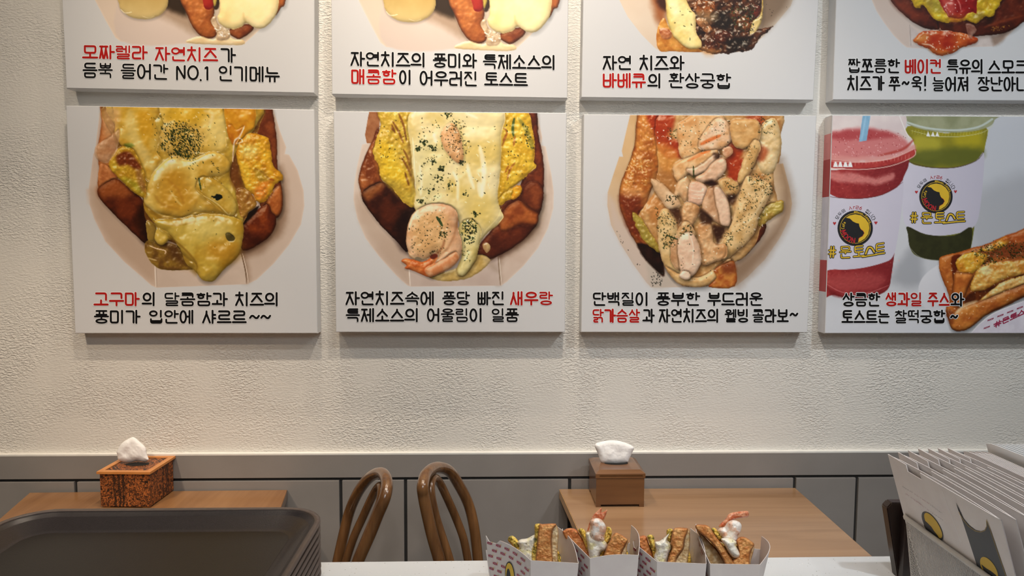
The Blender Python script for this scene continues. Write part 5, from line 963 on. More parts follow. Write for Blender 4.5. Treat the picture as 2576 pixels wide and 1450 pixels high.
def pillow(name, P, Z, tf_, tb, w, amp, ns, mat, step=1.6, parent=None, prof=.5, seed=3, zslope=0.0, smooth_pts=True, col=None):
    """solid with the given outline at depth Z; bulges tf_ towards the viewer and tb behind, metres"""
    P = np.array(P, float); S_ = spline(P, 4) if smooth_pts else P
    x0, y0 = S_.min(0)-step*1.5; x1, y1 = S_.max(0)+step*1.5
    xs = np.arange(x0, x1+step, step); ys = np.arange(y0, y1+step, step); X, Y = np.meshgrid(xs, ys); D = sdf(S_, X, Y)
    gy, gx = np.gradient(D, ys, xs); g = np.hypot(gx, gy)+1e-9; out = D < 0
    X2 = np.where(out, X-gx/g*D, X); Y2 = np.where(out, Y-gy/g*D, Y); D2 = np.where(out, 0, D)
    keep = (D[:-1, :-1] > 0) | (D[1:, :-1] > 0) | (D[:-1, 1:] > 0) | (D[1:, 1:] > 0)
    q = np.clip(D2/w, 0, 1); h = (1-(1-q)**2)**prof
    nz = (fbm(X2, Y2, ns, 4, seed)-.5)*2*amp*np.clip(D2/3, 0, 1)
    cy = (y0+y1)/2; base = Z+zslope*(Y2-cy)/FPX
    rays = _F+_R*((X2-1288.0)/FPX)[..., None]-_U*((Y2-725.0)/FPX)[..., None]
    Fp = CAM+rays*(base-tf_*h-nz)[..., None]; Bp = CAM+rays*(base+tb*h)[..., None]
    ny, nx = X.shape; idx = -np.ones((2, ny, nx), int); V = []; Fc = []
    used = np.zeros((ny, nx), bool); used[:-1, :-1] |= keep; used[1:, :-1] |= keep; used[:-1, 1:] |= keep; used[1:, 1:] |= keep
    bnd = used & (D2 <= 0)
    for j, i in zip(*np.nonzero(used)): idx[0, j, i] = len(V); V.append(Fp[j, i])
    for j, i in zip(*np.nonzero(used)):
        if bnd[j, i]: idx[1, j, i] = idx[0, j, i]
        else: idx[1, j, i] = len(V); V.append(Bp[j, i])
    for j, i in zip(*np.nonzero(keep)):
        for s_ in (0, 1):
            f = [idx[s_, j, i], idx[s_, j+1, i], idx[s_, j+1, i+1], idx[s_, j, i+1]]
            if s_: f = f[::-1]
            if s_ and len(set(f) & set([idx[0, j, i], idx[0, j+1, i], idx[0, j+1, i+1], idx[0, j, i+1]])) == 4: continue
            Fc.append(tuple(int(k) for k in f))
    o = obj(name, mesh(name, V, Fc), mat, parent); smooth(o)
    if col is not None:
        cc = col(X2, Y2, D2, seed); arr = np.zeros((len(V), 4)); arr[:, 3] = 1
        for s_ in (1, 0):
            m_ = idx[s_] >= 0; arr[idx[s_][m_], :3] = srgb(np.clip(cc[m_], 0, 255))
        at = o.data.color_attributes.new('print', 'FLOAT_COLOR', 'POINT'); at.data.foreach_set('color', arr.astype(np.float32).ravel())
    if parent is not None: o.data.transform(Matrix.Translation(-Vector(parent.location)))
    return o
def tbox(fbl, fbr, ftop, depth, label, kind):
    a = at_z(*fbl, ZT); b = at_z(*fbr, ZT); w = np.linalg.norm(b-a); x = (b-a)/w; y = np.array([-x[1], x[0], 0]); m = (a+b)/2
    za = float(at_d((fbl[0]+fbr[0])/2, ftop, float(np.dot(m-CAM, _F)))[2])
    root = empty('tissue_box', tuple(float(v) for v in (m[0]+y[0]*depth/2, m[1]+y[1]*depth/2, ZT)), math.atan2(x[1], x[0])); tag(root, label, 'tissue box', None)
    H = za-ZT; h = w/2; d = depth/2
    if kind == 'bark':
        obj('box_body', box(-h, -d, .003, h, d, H-.006, .001), M_BARK, root)
        for sx in (-1, 1):
            for sy in (-1, 1): obj('foot', box(sx*h*.8-.008, sy*d*.8-.008, 0, sx*h*.8+.008, sy*d*.8+.008, .004), M_ORANGE, root)
        bm = bmesh.new(); r = .005; t = .013
        for q in ((-h-r, -d-r, h+r, -d+t-r), (-h-r, d-t+r, h+r, d+r), (-h-r, -d+t-r, -h+t-r, d-t+r), (h-t+r, -d+t-r, h+r, d-t+r)): bm_box(bm, q[0], q[1], H-.006, q[2], q[3], H, .0006)
        obj('rim_frame', bm, M_ORANGE, root); obj('lid_panel', box(-h+.007, -d+.007, H-.0062, h-.007, d-.007, H-.002), M_BARK, root)
    else:
        bm = bmesh.new(); bm_box(bm, -h, -d, .006, h, d, H-.018, .0012)
        for sx in (-1, 1):
            for sy in (-1, 1): bm_box(bm, sx*h-(sx > 0)*.012, sy*d-(sy > 0)*.012, 0, sx*h+(sx < 0)*.012, sy*d+(sy < 0)*.012, .0065)
        obj('box_body', bm, M_BOXW, root)
        obj('front_ledge', box(-h+.006, -d-.002, H-.016, h-.003, -d+.004, H-.008, .0018), M_BOXW, root)
        obj('lid', chamfer_lid(h+.002, d+.002, H-.018, H), M_BOXW, root)
    sl = bmesh.new(); bmesh.ops.create_circle(sl, cap_ends=True, radius=.03, segments=32)
    for v in sl.verts: v.co = Vector((v.co.x, v.co.y*.45+ (0 if kind == 'bark' else .0), H+.0004 if kind != 'bark' else H-.0015))
    obj('slot', sl, M_SLOT, root)
    return root, H
def chamfer_lid(h, d, z0, z1, c=.011):
    bm = bmesh.new(); R = []
    for z, k in ((z0, 0), (z1-.007, 0), (z1, c)): R.append([bm.verts.new((sx*(h-k), sy*(d-k), z)) for sx, sy in ((-1, -1), (1, -1), (1, 1), (-1, 1))])
    bm.faces.new(R[0][::-1]); bm.faces.new(R[2])
    for a, b in zip(R[:-1], R[1:]):
        for i in range(4): bm.faces.new((a[i], a[(i+1) % 4], b[(i+1) % 4], b[i]))
    bmesh.ops.bevel(bm, geom=list(bm.edges), offset=.0009, segments=2, affect='EDGES', profile=.7); return bm
tb1, H1 = tbox((1499, 1277), (1620, 1276), 1183, .115, 'plain brown wooden tissue box on the right-hand table', 'wood')
tb2, H2 = tbox((254, 1278), (378, 1279), 1184, .115, 'speckled bark-pattern tissue box with an orange rim on the left table', 'bark')
def on_top(o, root, label, grp):
    tag(o, label, 'tissue', grp); return o
Zt1 = float(np.dot(np.array(tb1.location)-CAM, _F)); Zt2 = float(np.dot(np.array(tb2.location)-CAM, _F))
t1 = on_top(tissue([(1496, 1120), (1512, 1112), (1540, 1108), (1566, 1112), (1594, 1125), (1590, 1140), (1582, 1158), (1578, 1164), (1560, 1168), (1540, 1169), (1520, 1166), (1511, 1162), (1504, 1142)], Zt1), tb1, 'white tissue fanned out wide from the plain brown tissue box', 'pulled-up tissues')
t2 = on_top(tissue([(294, 1136), (306, 1116), (326, 1103), (338, 1101), (352, 1112), (366, 1126), (370, 1144), (374, 1158), (362, 1162), (346, 1160), (328, 1164), (312, 1163), (298, 1158), (295, 1146)], Zt2), tb2, 'pointed white tissue rising from the speckled bark-pattern tissue box', 'pulled-up tissues')

# ------------------------------------------------------------------ bentwood chairs
def chair(outer, inner, side, label):
    O = np.array([at_d(*p) for p in outer]); I = np.array([at_d(*p) for p in inner])
    def down(P, z):
        a, b = P[-2], P[-1]; d = b-a; d = d/abs(d[2]); d[:2] *= .45; return b+d*(b[2]-z)
    zs = .465
    o0, o1 = down(O[::-1], zs), down(O, zs); i0, i1 = down(I[::-1], zs), down(I, zs)
    seat_c = (o0+o1)/2+np.array([side*.175, 0, 0]); seat_c[1] = (o0[1]+o1[1])/2
    ex = lambda b, t: [b+(t-b)*.08, b+(t-b)*.35]
    root = empty('bentwood_chair', (float(seat_c[0]), float(seat_c[1]), 0)); tag(root, label, 'chair', 'bentwood chairs between the tables')
    f = lambda n, bm, m=M_BENT: smooth(local(obj(n, bm, m, root), root))
    f('back_hoop', tube(sp3([o0]+ex(O[0], o0)[::-1]+list(O)+ex(O[-1], o1)+[o1], 7), .0125, 14)); f('inner_hoop', tube(sp3([i0]+ex(I[0], i0)[::-1]+list(I)+ex(I[-1], i1)+[i1], 7), .0095, 12))
    bm = bmesh.new(); bmesh.ops.create_cone(bm, cap_ends=True, radius1=.2, radius2=.2, depth=.03, segments=40); bmesh.ops.bevel(bm, geom=list(bm.edges), offset=.008, segments=3, affect='EDGES')
    bmesh.ops.translate(bm, verts=bm.verts, vec=(seat_c[0], seat_c[1], .455)); local(obj('seat', bm, M_BENT, root), root)
    for k in range(4):
        a = math.radians(45+90*k); x, y = seat_c[0]+.15*math.cos(a), seat_c[1]+.15*math.sin(a)
        f('leg', tube([(x, y, .44), (x+.02*math.cos(a), y+.02*math.sin(a), .22), (x+.055*math.cos(a), y+.055*math.sin(a), 0)], .012, 10))
    ring = [(seat_c[0]+.155*math.cos(t), seat_c[1]+.155*math.sin(t), .25) for t in np.linspace(0, 2*math.pi, 33)[:-1]]
    f('leg_ring', tube(ring, .009, 8, True)); return root
n_, m_, f_ = 1.42, 1.52, 1.62
chair([(850, 1411, f_), (864, 1348, f_), (878, 1292, f_), (897, 1246, 1.60), (920, 1212, 1.57), (941, 1195, 1.54), (962, 1192, 1.50), (973, 1213, 1.45), (969, 1250, n_), (950, 1297, n_), (929.5, 1348, n_), (901.5, 1411, n_)],
      [(871, 1411, 1.58), (890, 1353, 1.575), (913, 1302, 1.57), (936, 1252, 1.55), (952, 1226, 1.52), (960, 1228, 1.49), (957, 1260, 1.475), (943, 1300, 1.47), (922, 1350, 1.47), (897, 1411, 1.47)], -1, 'bentwood chair whose hoop back leans right, nearer the stacked trays')
chair([(1202, 1406, f_), (1193, 1330, f_), (1179, 1271, f_), (1155, 1222, 1.60), (1130, 1186, 1.57), (1098, 1177, 1.52), (1073, 1193, 1.46), (1064, 1222, n_), (1066, 1250, n_), (1075, 1295, n_), (1088, 1350, n_), (1104, 1406, n_)],
      [(1176, 1406, 1.58), (1165, 1353, 1.575), (1146, 1302, 1.57), (1123, 1250, 1.55), (1106, 1216, 1.53), (1092, 1203, 1.50), (1084, 1218, 1.48), (1085, 1250, 1.47), (1096, 1300, 1.47), (1112, 1350, 1.47), (1130, 1406, 1.47)], 1, 'bentwood chair whose hoop back leans left, nearer the toast trays')
# ------------------------------------------------------------------ white speckled counter
ZCN = .85
def terrazzo():
    m, nt, b = new_mat('speckled_white_counter'); L = nt.links.new; b.inputs['Roughness'].default_value = .35
    tc = nt.nodes.new('ShaderNodeTexCoord'); v = nt.nodes.new('ShaderNodeTexVoronoi'); v.inputs['Scale'].default_value = 170; L(tc.outputs['Object'], v.inputs[0])
    r = nt.nodes.new('ShaderNodeValToRGB'); r.color_ramp.elements[0].position = .10; r.color_ramp.elements[0].color = (1, 1, 1, 1); r.color_ramp.elements[1].position = .16; r.color_ramp.elements[1].color = (0, 0, 0, 1); L(v.outputs['Distance'], r.inputs[0])
    sp = nt.nodes.new('ShaderNodeSeparateColor'); L(v.outputs['Color'], sp.inputs[0]); c2 = nt.nodes.new('ShaderNodeValToRGB'); c2.color_ramp.interpolation = 'CONSTANT'
    c2.color_ramp.elements[0].color = col4((222, 222, 222)); c2.color_ramp.elements[1].position = .62; c2.color_ramp.elements[1].color = col4((150, 148, 144)); e = c2.color_ramp.elements.new(.8); e.color = col4((110, 108, 104)); e = c2.color_ramp.elements.new(.9); e.color = col4((250, 250, 250)); L(sp.outputs[0], c2.inputs[0])
    mx = nt.nodes.new('ShaderNodeMix'); mx.data_type = 'RGBA'; L(r.outputs[0], mx.inputs[0]); mx.inputs[6].default_value = col4((212, 216, 220)); L(c2.outputs[0], mx.inputs[7]); L(mx.outputs[2], b.inputs['Base Color']); return m
M_CNT = terrazzo(); M_CAB = simple('counter_cabinet', (190, 188, 184), .5)
ca, cb = at_z(808, 1415, ZCN), at_z(2265, 1399.5, ZCN); cu = (cb-ca)/np.linalg.norm(cb-ca); cv = np.array([cu[1], -cu[0], 0.0])
q0, q1 = ca-cu*1.15, cb+cu*.9; q2, q3 = q1+cv*.62, q0+cv*.62; mid = (q0+q1+q2+q3)/4
ctr = empty('counter', (float(mid[0]), float(mid[1]), 0)); tag(ctr, 'white speckled counter holding the trays, toasts and paper sleeves', 'counter')
local(obj('worktop', prism([q0, q1, q2, q3], ZCN-.04, ZCN, .0015), M_CNT, ctr), ctr)
k_ = .03; local(obj('cabinet', prism([q0+cu*k_+cv*k_, q1-cu*k_+cv*k_, q2-cu*k_-cv*k_, q3+cu*k_-cv*k_], 0, ZCN-.04), M_CAB, ctr), ctr)

# ------------------------------------------------------------------ stack of brown trays
M_TRAY = simple('brown_tray', (38, 34, 36), .28, (45, 40, 42), 300, .35, 700, spec=.5, dist=.0006)
M_TRAYF = simple('brown_tray_floor', (26, 21, 17), .4, (30, 24, 19), 200, .2, 900)
M_TRIM = simple('brown_tray_rim', (84, 72, 67), .35, (90, 77, 71), 100)
ZTR = .95
ta, tb_, tc_, td = at_z(130, 1282, ZTR), at_z(720, 1278, ZTR), at_z(799, 1330, ZTR), at_z(733, 1450, ZTR)
te = (tb_-ta)/np.linalg.norm(tb_-ta); tr = (td-tc_)/np.linalg.norm(td-tc_)
A_ = np.array([[te[0], -tr[0]], [te[1], -tr[1]]]); s_ = np.linalg.solve(A_, (tc_-ta)[:2]); TK = ta+te*s_[0]
def rrect(w, d, r, n=8):
    out = []
    for cx, cy, a0 in ((w-r, d-r, 0), (-w+r, d-r, 90), (-w+r, -d+r, 180), (w-r, -d+r, 270)):
        for i in range(n+1): t = math.radians(a0+90*i/n); out.append((cx+r*math.cos(t), cy+r*math.sin(t)))
    return out
TW, TD = .47, .36
ang = math.atan2(te[1], te[0]); tv = np.array([te[1], -te[0], 0.0]); TCN = TK-te*TW/2+tv*TD/2
def ring_mesh(levels, mats, cap_in=None, cap_out=None):
    bm = bmesh.new(); R = [[bm.verts.new((x, y, z)) for x, y in rr] for rr, z in levels]
    for k, (a, b) in enumerate(zip(R[:-1], R[1:])):
        n = len(a)
        for i in range(n): f = bm.faces.new((a[i], a[(i+1) % n], b[(i+1) % n], b[i])); f.material_index = mats[k]; f.smooth = True
    if cap_in is not None: f = bm.faces.new(R[-1]); f.material_index = cap_in
    if cap_out is not None: f = bm.faces.new(R[0][::-1]); f.material_index = cap_out
    bmesh.ops.recalc_face_normals(bm, faces=bm.faces)
    return bm
def tray(z, first=None):
    """z = height of the tray's rim above the counter"""
    h, d = TW/2, TD/2
    lv = [(rrect(h-.040, d-.040, .035), -.022), (rrect(h-.020, d-.020, .050), -.006), (rrect(h-.002, d-.002, .062), -.0045), (rrect(h, d, .064), -.002), (rrect(h-.001, d-.001, .064), 0), (rrect(h-.0075, d-.0075, .058), 0), (rrect(h-.010, d-.010, .056), -.002), (rrect(h-.034, d-.034, .04), -.0175), (rrect(h-.040, d-.040, .034), -.0185), (rrect(h-.043, d-.043, .032), -.0195)]
    root = empty('serving_tray', (float(TCN[0]), float(TCN[1]), z), ang)
    obj('tray_body', ring_mesh(lv[:4]+[], [0, 0, 0], None, 0) if False else ring_mesh(lv, [0, 0, 0, 0, 0, 0, 0, 0, 0], None, 0), M_TRAY, root)
    obj('rim', ring_mesh([(rrect(h+.0004, d+.0004, .064), -.0035), (rrect(h+.0004, d+.0004, .0644), .0006), (rrect(h-.0078, d-.0078, .057), .0006), (rrect(h-.0078, d-.0078, .057), -.0004)], [0, 0, 0]), M_TRIM, root)
    bm = bmesh.new(); vs = [bm.verts.new((x, y, -.0193)) for x, y in rrect(h-.0428, d-.0428, .032)]; bm.faces.new(vs); obj('tray_floor', bm, M_TRAYF, root)
    return root
NT = 8; pitch = (ZTR-ZCN-.0222)/(NT-1)
names = ['lowest', 'second from the bottom', 'third from the bottom', 'fourth from the bottom', 'fourth from the top', 'third from the top', 'second from the top', 'topmost, its dark floor open to view']
proto = None
for i in range(NT):
    z = ZCN+.0222+pitch*i
    if proto is None: o = proto = tray(z)
    else:
        o = proto.copy(); C.objects.link(o); o.location = (proto.location[0], proto.location[1], z)
        for ch in [c for c in S.objects if c.parent == proto]: c2 = ch.copy(); C.objects.link(c2); c2.parent = o
    tag(o, 'dark brown serving tray in the stack, '+names[i], 'tray', 'stacked serving trays')

# ------------------------------------------------------------------ toasts in printed paper trays
M_PAPER = simple('white_paperboard', (208, 199, 196), .55, (212, 204, 200), 40); M_PIN = simple('paperboard_inside', (200, 186, 178), .7, (205, 192, 184), 40)
M_FOOD = vcol_mat('toasted_food', .45, .4); M_WET = vcol_mat('moist_food', .22, .5)
def _mix(a, b, t): return np.array(a, float)*(1-t[..., None])+np.array(b, float)*t[..., None]
def crust(X, Y, D, s, c1=(244, 184, 116), c2=(204, 130, 68), e=(148, 82, 38)):
    n = np.clip((fbm(X/2.2, Y, 7, 4, s)-.5)*3+.45, 0, 1); c = _mix(c1, c2, n); f = fbm(X, Y, 2.2, 2, s+5); c = c*(.86+.28*f)[..., None]
    k = np.clip(1-D/5, 0, 1)**1.2*(.5+.8*fbm(X, Y, 10, 2, s+8)); return c*(1-k[..., None]*.8)+np.array(e, float)*k[..., None]*.8
def crust_red(X, Y, D, s): return crust(X, Y, D, s, (236, 162, 100), (208, 122, 66), (152, 76, 38))
def crumb(X, Y, D, s):
    c = _mix((244, 222, 178), (216, 176, 120), np.clip((fbm(X, Y, 9, 4, s)-.5)*3+.4, 0, 1)); k = np.clip(1-D/4, 0, 1); return c*(1-.5*k[..., None])+np.array((150, 92, 46))*.5*k[..., None]
def herb(X, Y, s, th=.78, sc=2.6): return np.clip((vnoise(X/sc, Y/sc, s+31)-th)*9, 0, 1)*np.clip((vnoise(X/14, Y/14, s+77)-.25)*4, 0, 1)
def omel(X, Y, D, s):
    c = _mix((248, 216, 112), (230, 186, 74), np.clip((fbm(X, Y, 7, 3, s)-.5)*3.4+.4, 0, 1)); c = _mix((0, 0, 0), (1, 1, 1), np.ones_like(X))*c; k = np.clip((fbm(X, Y, 6, 2, s+9)-.55)*8, 0, 1)[..., None]*.7
    c = c*(1-k)+np.array((140, 128, 48))*k; h = herb(X, Y, s, .72)[..., None]; return c*(1-h)+np.array((74, 80, 30))*h
def sauce(X, Y, D, s):
    c = _mix((252, 249, 236), (248, 240, 188), np.clip((fbm(X, Y, 16, 3, s)-.52)*5, 0, 1)); h = herb(X, Y, s, .86, 2.4)[..., None]; return c*(1-h)+np.array((70, 72, 34))*h
def prawn(X, Y, D, s):
    c = _mix((251, 244, 236), (238, 190, 162), np.clip((fbm(X, Y, 12, 3, s)-.5)*4+.35, 0, 1)); h = herb(X, Y, s, .88, 2.4)[..., None]; return c*(1-h)+np.array((84, 74, 44))*h
def tail(X, Y, D, s):
    return _mix((232, 164, 126), (200, 104, 66), np.clip((fbm(X, Y, 6, 3, s)-.5)*4+.5, 0, 1))
M_CRUST, M_CRUST2, M_CRUMB, M_EGG, M_MAYO, M_SHR, M_TAIL = (M_FOOD, crust), (M_FOOD, crust_red), (M_FOOD, crumb), (M_FOOD, omel), (M_WET, sauce), (M_WET, prawn), (M_WET, tail)
def zc(p): return [(1200+u/3.481, 1250+v/3.481) for u, v in p]
def paper_tray(FL, FR, LA, RB_, label, dome=0.0, bl=.004, br=.006, Zf=.95, low=.02):
    """paper tray: plain narrow end towards the viewer, two flaring sides and a low back"""
    a, b = at_d(FL[0], FL[1], Zf), at_d(FR[0], FR[1], Zf); a1, b1 = at_d(*LA), at_d(*RB_); ctr_ = (a+b+a1+b1)/4
    root = empty('paper_tray', (float(ctr_[0]), float(ctr_[1]), ZCN)); tag(root, label, 'food tray', 'paper trays holding toasts')
    A0, B0, A1, B1 = a[:2], b[:2], a1[:2], b1[:2]; ins = .010; cc = (A0+B0+A1+B1)/4
    def wall(name, p, q, zp, zq, bulge=0.0, tabs=0.0, notch=False):
        n = 14; th = .0009; V = []; Fc = []; d = q-p; nrm = np.array([d[1], -d[0]])/np.linalg.norm(d)
        if np.dot(nrm, (p+q)/2-cc) < 0: nrm = -nrm
        for k in range(n+1):
            s = k/n; top = p+d*s+nrm*bulge*math.sin(math.pi*s); z1 = zp*(1-s)+zq*s+tabs*math.sin(math.pi*s); bp = p+d*s; bot = bp+(cc-bp)*.10
            if notch: z1 += -.006*(s > .72) if s < .93 else .002
            for off in (0, th): V += [(bot[0]-nrm[0]*off, bot[1]-nrm[1]*off, ZCN+.0012), (top[0]-nrm[0]*off, top[1]-nrm[1]*off, z1)]
        for k in range(n):
            i = k*4; j = i+4; Fc += [(i, i+1, j+1, j), (i+2, j+2, j+3, i+3), (i+1, i+3, j+3, j+1), (i, j, j+2, i+2)]
        Fc += [(0, 2, 3, 1), (n*4, n*4+1, n*4+3, n*4+2)]
        local(obj(name, mesh(name, V, Fc), M_PAPER, root), root)
    wall('front_panel', A0, B0, a[2], b[2], 0, dome); wall('side_panel', A0, A1, a[2], a1[2], bl, .004, True); wall('side_panel', B0, B1, b[2], b1[2], br, .006)
    wall('back_panel', A1, B1, min(a1[2], b1[2])-low, min(a1[2], b1[2])-low)
    P4 = [p+(cc-p)*.16 for p in (A0, B0, B1, A1)]; local(obj('bottom_panel', prism([(p[0], p[1]) for p in P4], ZCN, ZCN+.0012), M_PIN, root), root)
    return root, (A0, A1, a[2], a1[2], cc, bl)
def side_print(root, info, emblem=False):
    A0, A1, z0, zr, ccc, bul = info; d = A1-A0; nrm = np.array([d[1], -d[0]])/np.linalg.norm(d)
    if np.dot(nrm, np.array([-1, 0])) < 0: nrm = -nrm
    L = np.linalg.norm(d)
    def fn(u, v, lift=0):    # u along the panel from the front corner (m*1000), v down from the rim (m*1000)
        s = u/1000/L; k = 1-v/1000/(z0-ZCN); p = A0+d*s; p = p+(ccc-p)*.10*(1-k)+nrm*(bul*math.sin(math.pi*max(0, min(1, s)))*k+.0007+lift)
        return (p[0], p[1], z0+(zr-z0)*s+.004*math.sin(math.pi*s)-v/1000)
    i1 = Ink(fn); i2 = Ink(fn)
    for r in range(7):
        for c in range(5):
            u = L*1000-13-c*19-(r % 2)*9.5; v = 6+r*9.5
            if u < 3 or u > L*1000-12: continue
            if emblem and v > 22 and abs(u-46) < 15: continue
            word('MOON', u+10, u, v, v, 3.8, .8, [(i1, .9, 0)], 0); i2.line([(u-.2, v+.6), (u-1.2, v-.6), (u-.4, v-1.4)], .8, 0)
    for ik, nm, mt in ((i1, 'side_lettering', M_MAG), (i2, 'side_marks', M_YEL)): local(ik.done(nm, mt, root), root)
    if emblem:
        G = [Ink(fn) for _ in range(2)]; G[0].poly(ellp(50, 45, 12, 21), .0002); G[1].poly(ellp(50, 45, 10.4, 19), .0004); G[0].poly(ellp(53, 50, 5.5, 15), .0006)
        local(G[0].done('emblem_black', M_INK, root), root); local(G[1].done('emblem_yellow', M_YEL, root), root)
T1, I1 = paper_tray((1335, 1411), (1455.7, 1418), (1222, 1352, 1.03), (1401, 1325, 1.06), 'paper toast tray at the left end of the row, its lettered side facing out', bl=-.004); side_print(T1, I1, True)
T2, I2 = paper_tray((1484, 1406), (1606.5, 1398), (1414, 1334, 1.05), (1589, 1322, 1.05), 'paper toast tray second from the left, with a domed front edge', dome=.003); side_print(T2, I2)
T3, I3 = paper_tray((1652.5, 1414), (1777.4, 1419.5), (1592, 1366, 1.01), (1738, 1330, 1.05), 'paper toast tray third from the left, below the wooden table edge'); side_print(T3, I3)
T4, I4 = paper_tray((1786, 1419.5), (1912.4, 1421.5), (1750, 1322, 1.05), (1917, 1350, 1.02), 'paper toast tray at the right end of the row, its inner right side showing', br=.012); side_print(T4, I4)
def toast(root_px, label, parts):
    c = at_d(root_px[0], 1440, 1.02); root = empty('toast_sandwich', (float(c[0]), float(c[1]), ZCN+.0012)); tag(root, label, 'toast', 'filled toasts in paper trays')
    for k, (name, poly, Z, tf_, tb, w, amp, ns, mat) in enumerate(parts):
        pillow(name, zc(poly), Z, tf_, tb, w, amp, ns, mat[0], 1.15, root, seed=11+k*7+int(root_px[0]) % 50, col=mat[1], prof=.32 if 'bread' in name else .5)
    return root
BR = (.011, .030, 6, .0016, 5); CB = (.003, .02, 4, .0012, 4); EG = (.010, .012, 7, .004, 5); MY = (.014, .012, 12, .0026, 14)
toast((1340, 0), 'toast with pale sauce and one tall crust slice in the leftmost paper tray', [
 ('filling', [(215, 470), (300, 440), (420, 430), (560, 430), (690, 440), (716, 650), (240, 650), (205, 540)], 1.04, .008, .01, 8, .005, 7, M_EGG),
 ('bread_slice', [(168, 432), (200, 396), (230, 394), (290, 440), (360, 515), (380, 640), (250, 640), (200, 500)], 1.03, *BR, M_CRUST2),
 ('omelette', [(270, 385), (278, 354), (310, 343), (345, 368), (374, 425), (380, 520), (350, 520), (330, 460), (296, 415)], 1.022, *EG, M_EGG),
 ('sauce', [(350, 405), (380, 375), (440, 365), (500, 335), (520, 360), (515, 470), (510, 640), (400, 640), (345, 530), (368, 440)], 1.012, *MY, M_MAYO),
 ('omelette', [(505, 250), (528, 238), (556, 245), (556, 310), (540, 400), (540, 640), (490, 640), (478, 490), (500, 400), (505, 320)], 1.0, *EG, M_EGG),
 ('bread_slice', [(545, 250), (575, 240), (680, 236), (692, 255), (655, 310), (652, 450), (662, 640), (520, 640), (528, 400)], .99, *BR, M_CRUST),
 ('crumb_side', [(655, 300), (696, 250), (714, 330), (706, 450), (702, 640), (655, 640), (648, 450)], 1.0, *CB, M_CRUMB)])
toast((1500, 0), 'toast with a sauce-coated shrimp standing upright, second from the left', [
 ('filling', [(820, 400), (930, 380), (1060, 390), (1180, 400), (1300, 440), (1310, 650), (880, 650)], 1.04, .008, .01, 8, .005, 7, M_EGG),
 ('bread_slice', [(752, 320), (760, 296), (800, 277), (860, 284), (900, 330), (945, 410), (1000, 530), (1010, 640), (900, 640), (870, 480), (800, 410)], 1.03, *BR, M_CRUST2),
 ('omelette', [(884, 295), (905, 278), (935, 286), (962, 330), (982, 400), (990, 480), (960, 470), (915, 350)], 1.02, *EG, M_EGG),
 ('omelette', [(1130, 275), (1150, 263), (1175, 280), (1182, 320), (1170, 370), (1145, 412), (1120, 400), (1118, 340)], 1.022, *EG, M_EGG),
 ('sauce', [(950, 325), (990, 310), (1010, 350), (1090, 365), (1130, 400), (1142, 440), (1125, 475), (1080, 500), (1060, 640), (1000, 640), (975, 490), (960, 400)], 1.008, *MY, M_MAYO),
 ('shrimp_tail', [(1000, 205), (1015, 165), (1050, 130), (1082, 100), (1092, 112), (1090, 140), (1120, 128), (1136, 114), (1140, 128), (1126, 170), (1108, 205), (1060, 220)], 1.02, .004, .004, 5, .001, 6, M_TAIL),
 ('shrimp_leg', [(985, 225), (995, 228), (982, 290), (968, 306), (966, 296), (976, 255)], 1.015, .0015, .0015, 3, .0003, 6, M_TAIL),
 ('shrimp', [(988, 230), (1000, 202), (1040, 190), (1080, 194), (1110, 225), (1130, 265), (1128, 310), (1108, 345), (1112, 385), (1060, 400), (1010, 370), (992, 310), (996, 265)], 1.0, .012, .008, 12, .0015, 14, M_SHR),
 ('bread_slice', [(1100, 560), (1128, 460), (1160, 390), (1200, 325), (1232, 318), (1290, 350), (1322, 384), (1290, 440), (1262, 500), (1250, 640), (1100, 640)], .995, *BR, M_CRUST),
 ('crumb_side', [(1318, 384), (1328, 400), (1312, 450), (1300, 640), (1240, 640), (1262, 500), (1290, 440)], 1.005, *CB, M_CRUMB)])
toast((1680, 0), 'toast with a broad fold of pale sauce and no shrimp, third from the left', [
 ('filling', [(1420, 430), (1500, 410), (1640, 420), (1780, 410), (1850, 450), (1850, 650), (1470, 650)], 1.04, .008, .01, 8, .005, 7, M_EGG),
 ('bread_slice', [(1376, 385), (1400, 365), (1440, 343), (1478, 346), (1500, 395), (1530, 480), (1556, 545), (1560, 640), (1460, 640), (1430, 460), (1395, 415)], 1.03, *BR, M_CRUST2),
 ('omelette', [(1488, 350), (1518, 333), (1548, 350), (1556, 420), (1566, 500), (1560, 600), (1540, 520), (1515, 420)], 1.02, *EG, M_EGG),
 ('omelette', [(1660, 296), (1690, 279), (1714, 292), (1712, 340), (1696, 400), (1672, 400), (1662, 350)], 1.012, *EG, M_EGG),
 ('sauce', [(1682, 325), (1650, 350), (1600, 388), (1556, 402), (1566, 470), (1550, 530), (1565, 640), (1650, 640), (1668, 560), (1682, 500), (1704, 450), (1690, 405), (1668, 380)], 1.0, *MY, M_MAYO),
 ('bread_slice', [(1716, 295), (1750, 272), (1820, 273), (1848, 290), (1815, 380), (1802, 460), (1745, 540), (1725, 640), (1650, 640), (1682, 520), (1706, 450), (1694, 400)], .995, *BR, M_CRUST),
 ('crumb_side', [(1843, 292), (1862, 304), (1864, 420), (1840, 600), (1835, 650), (1715, 650), (1748, 540), (1802, 460), (1815, 380)], 1.004, *CB, M_CRUMB)])
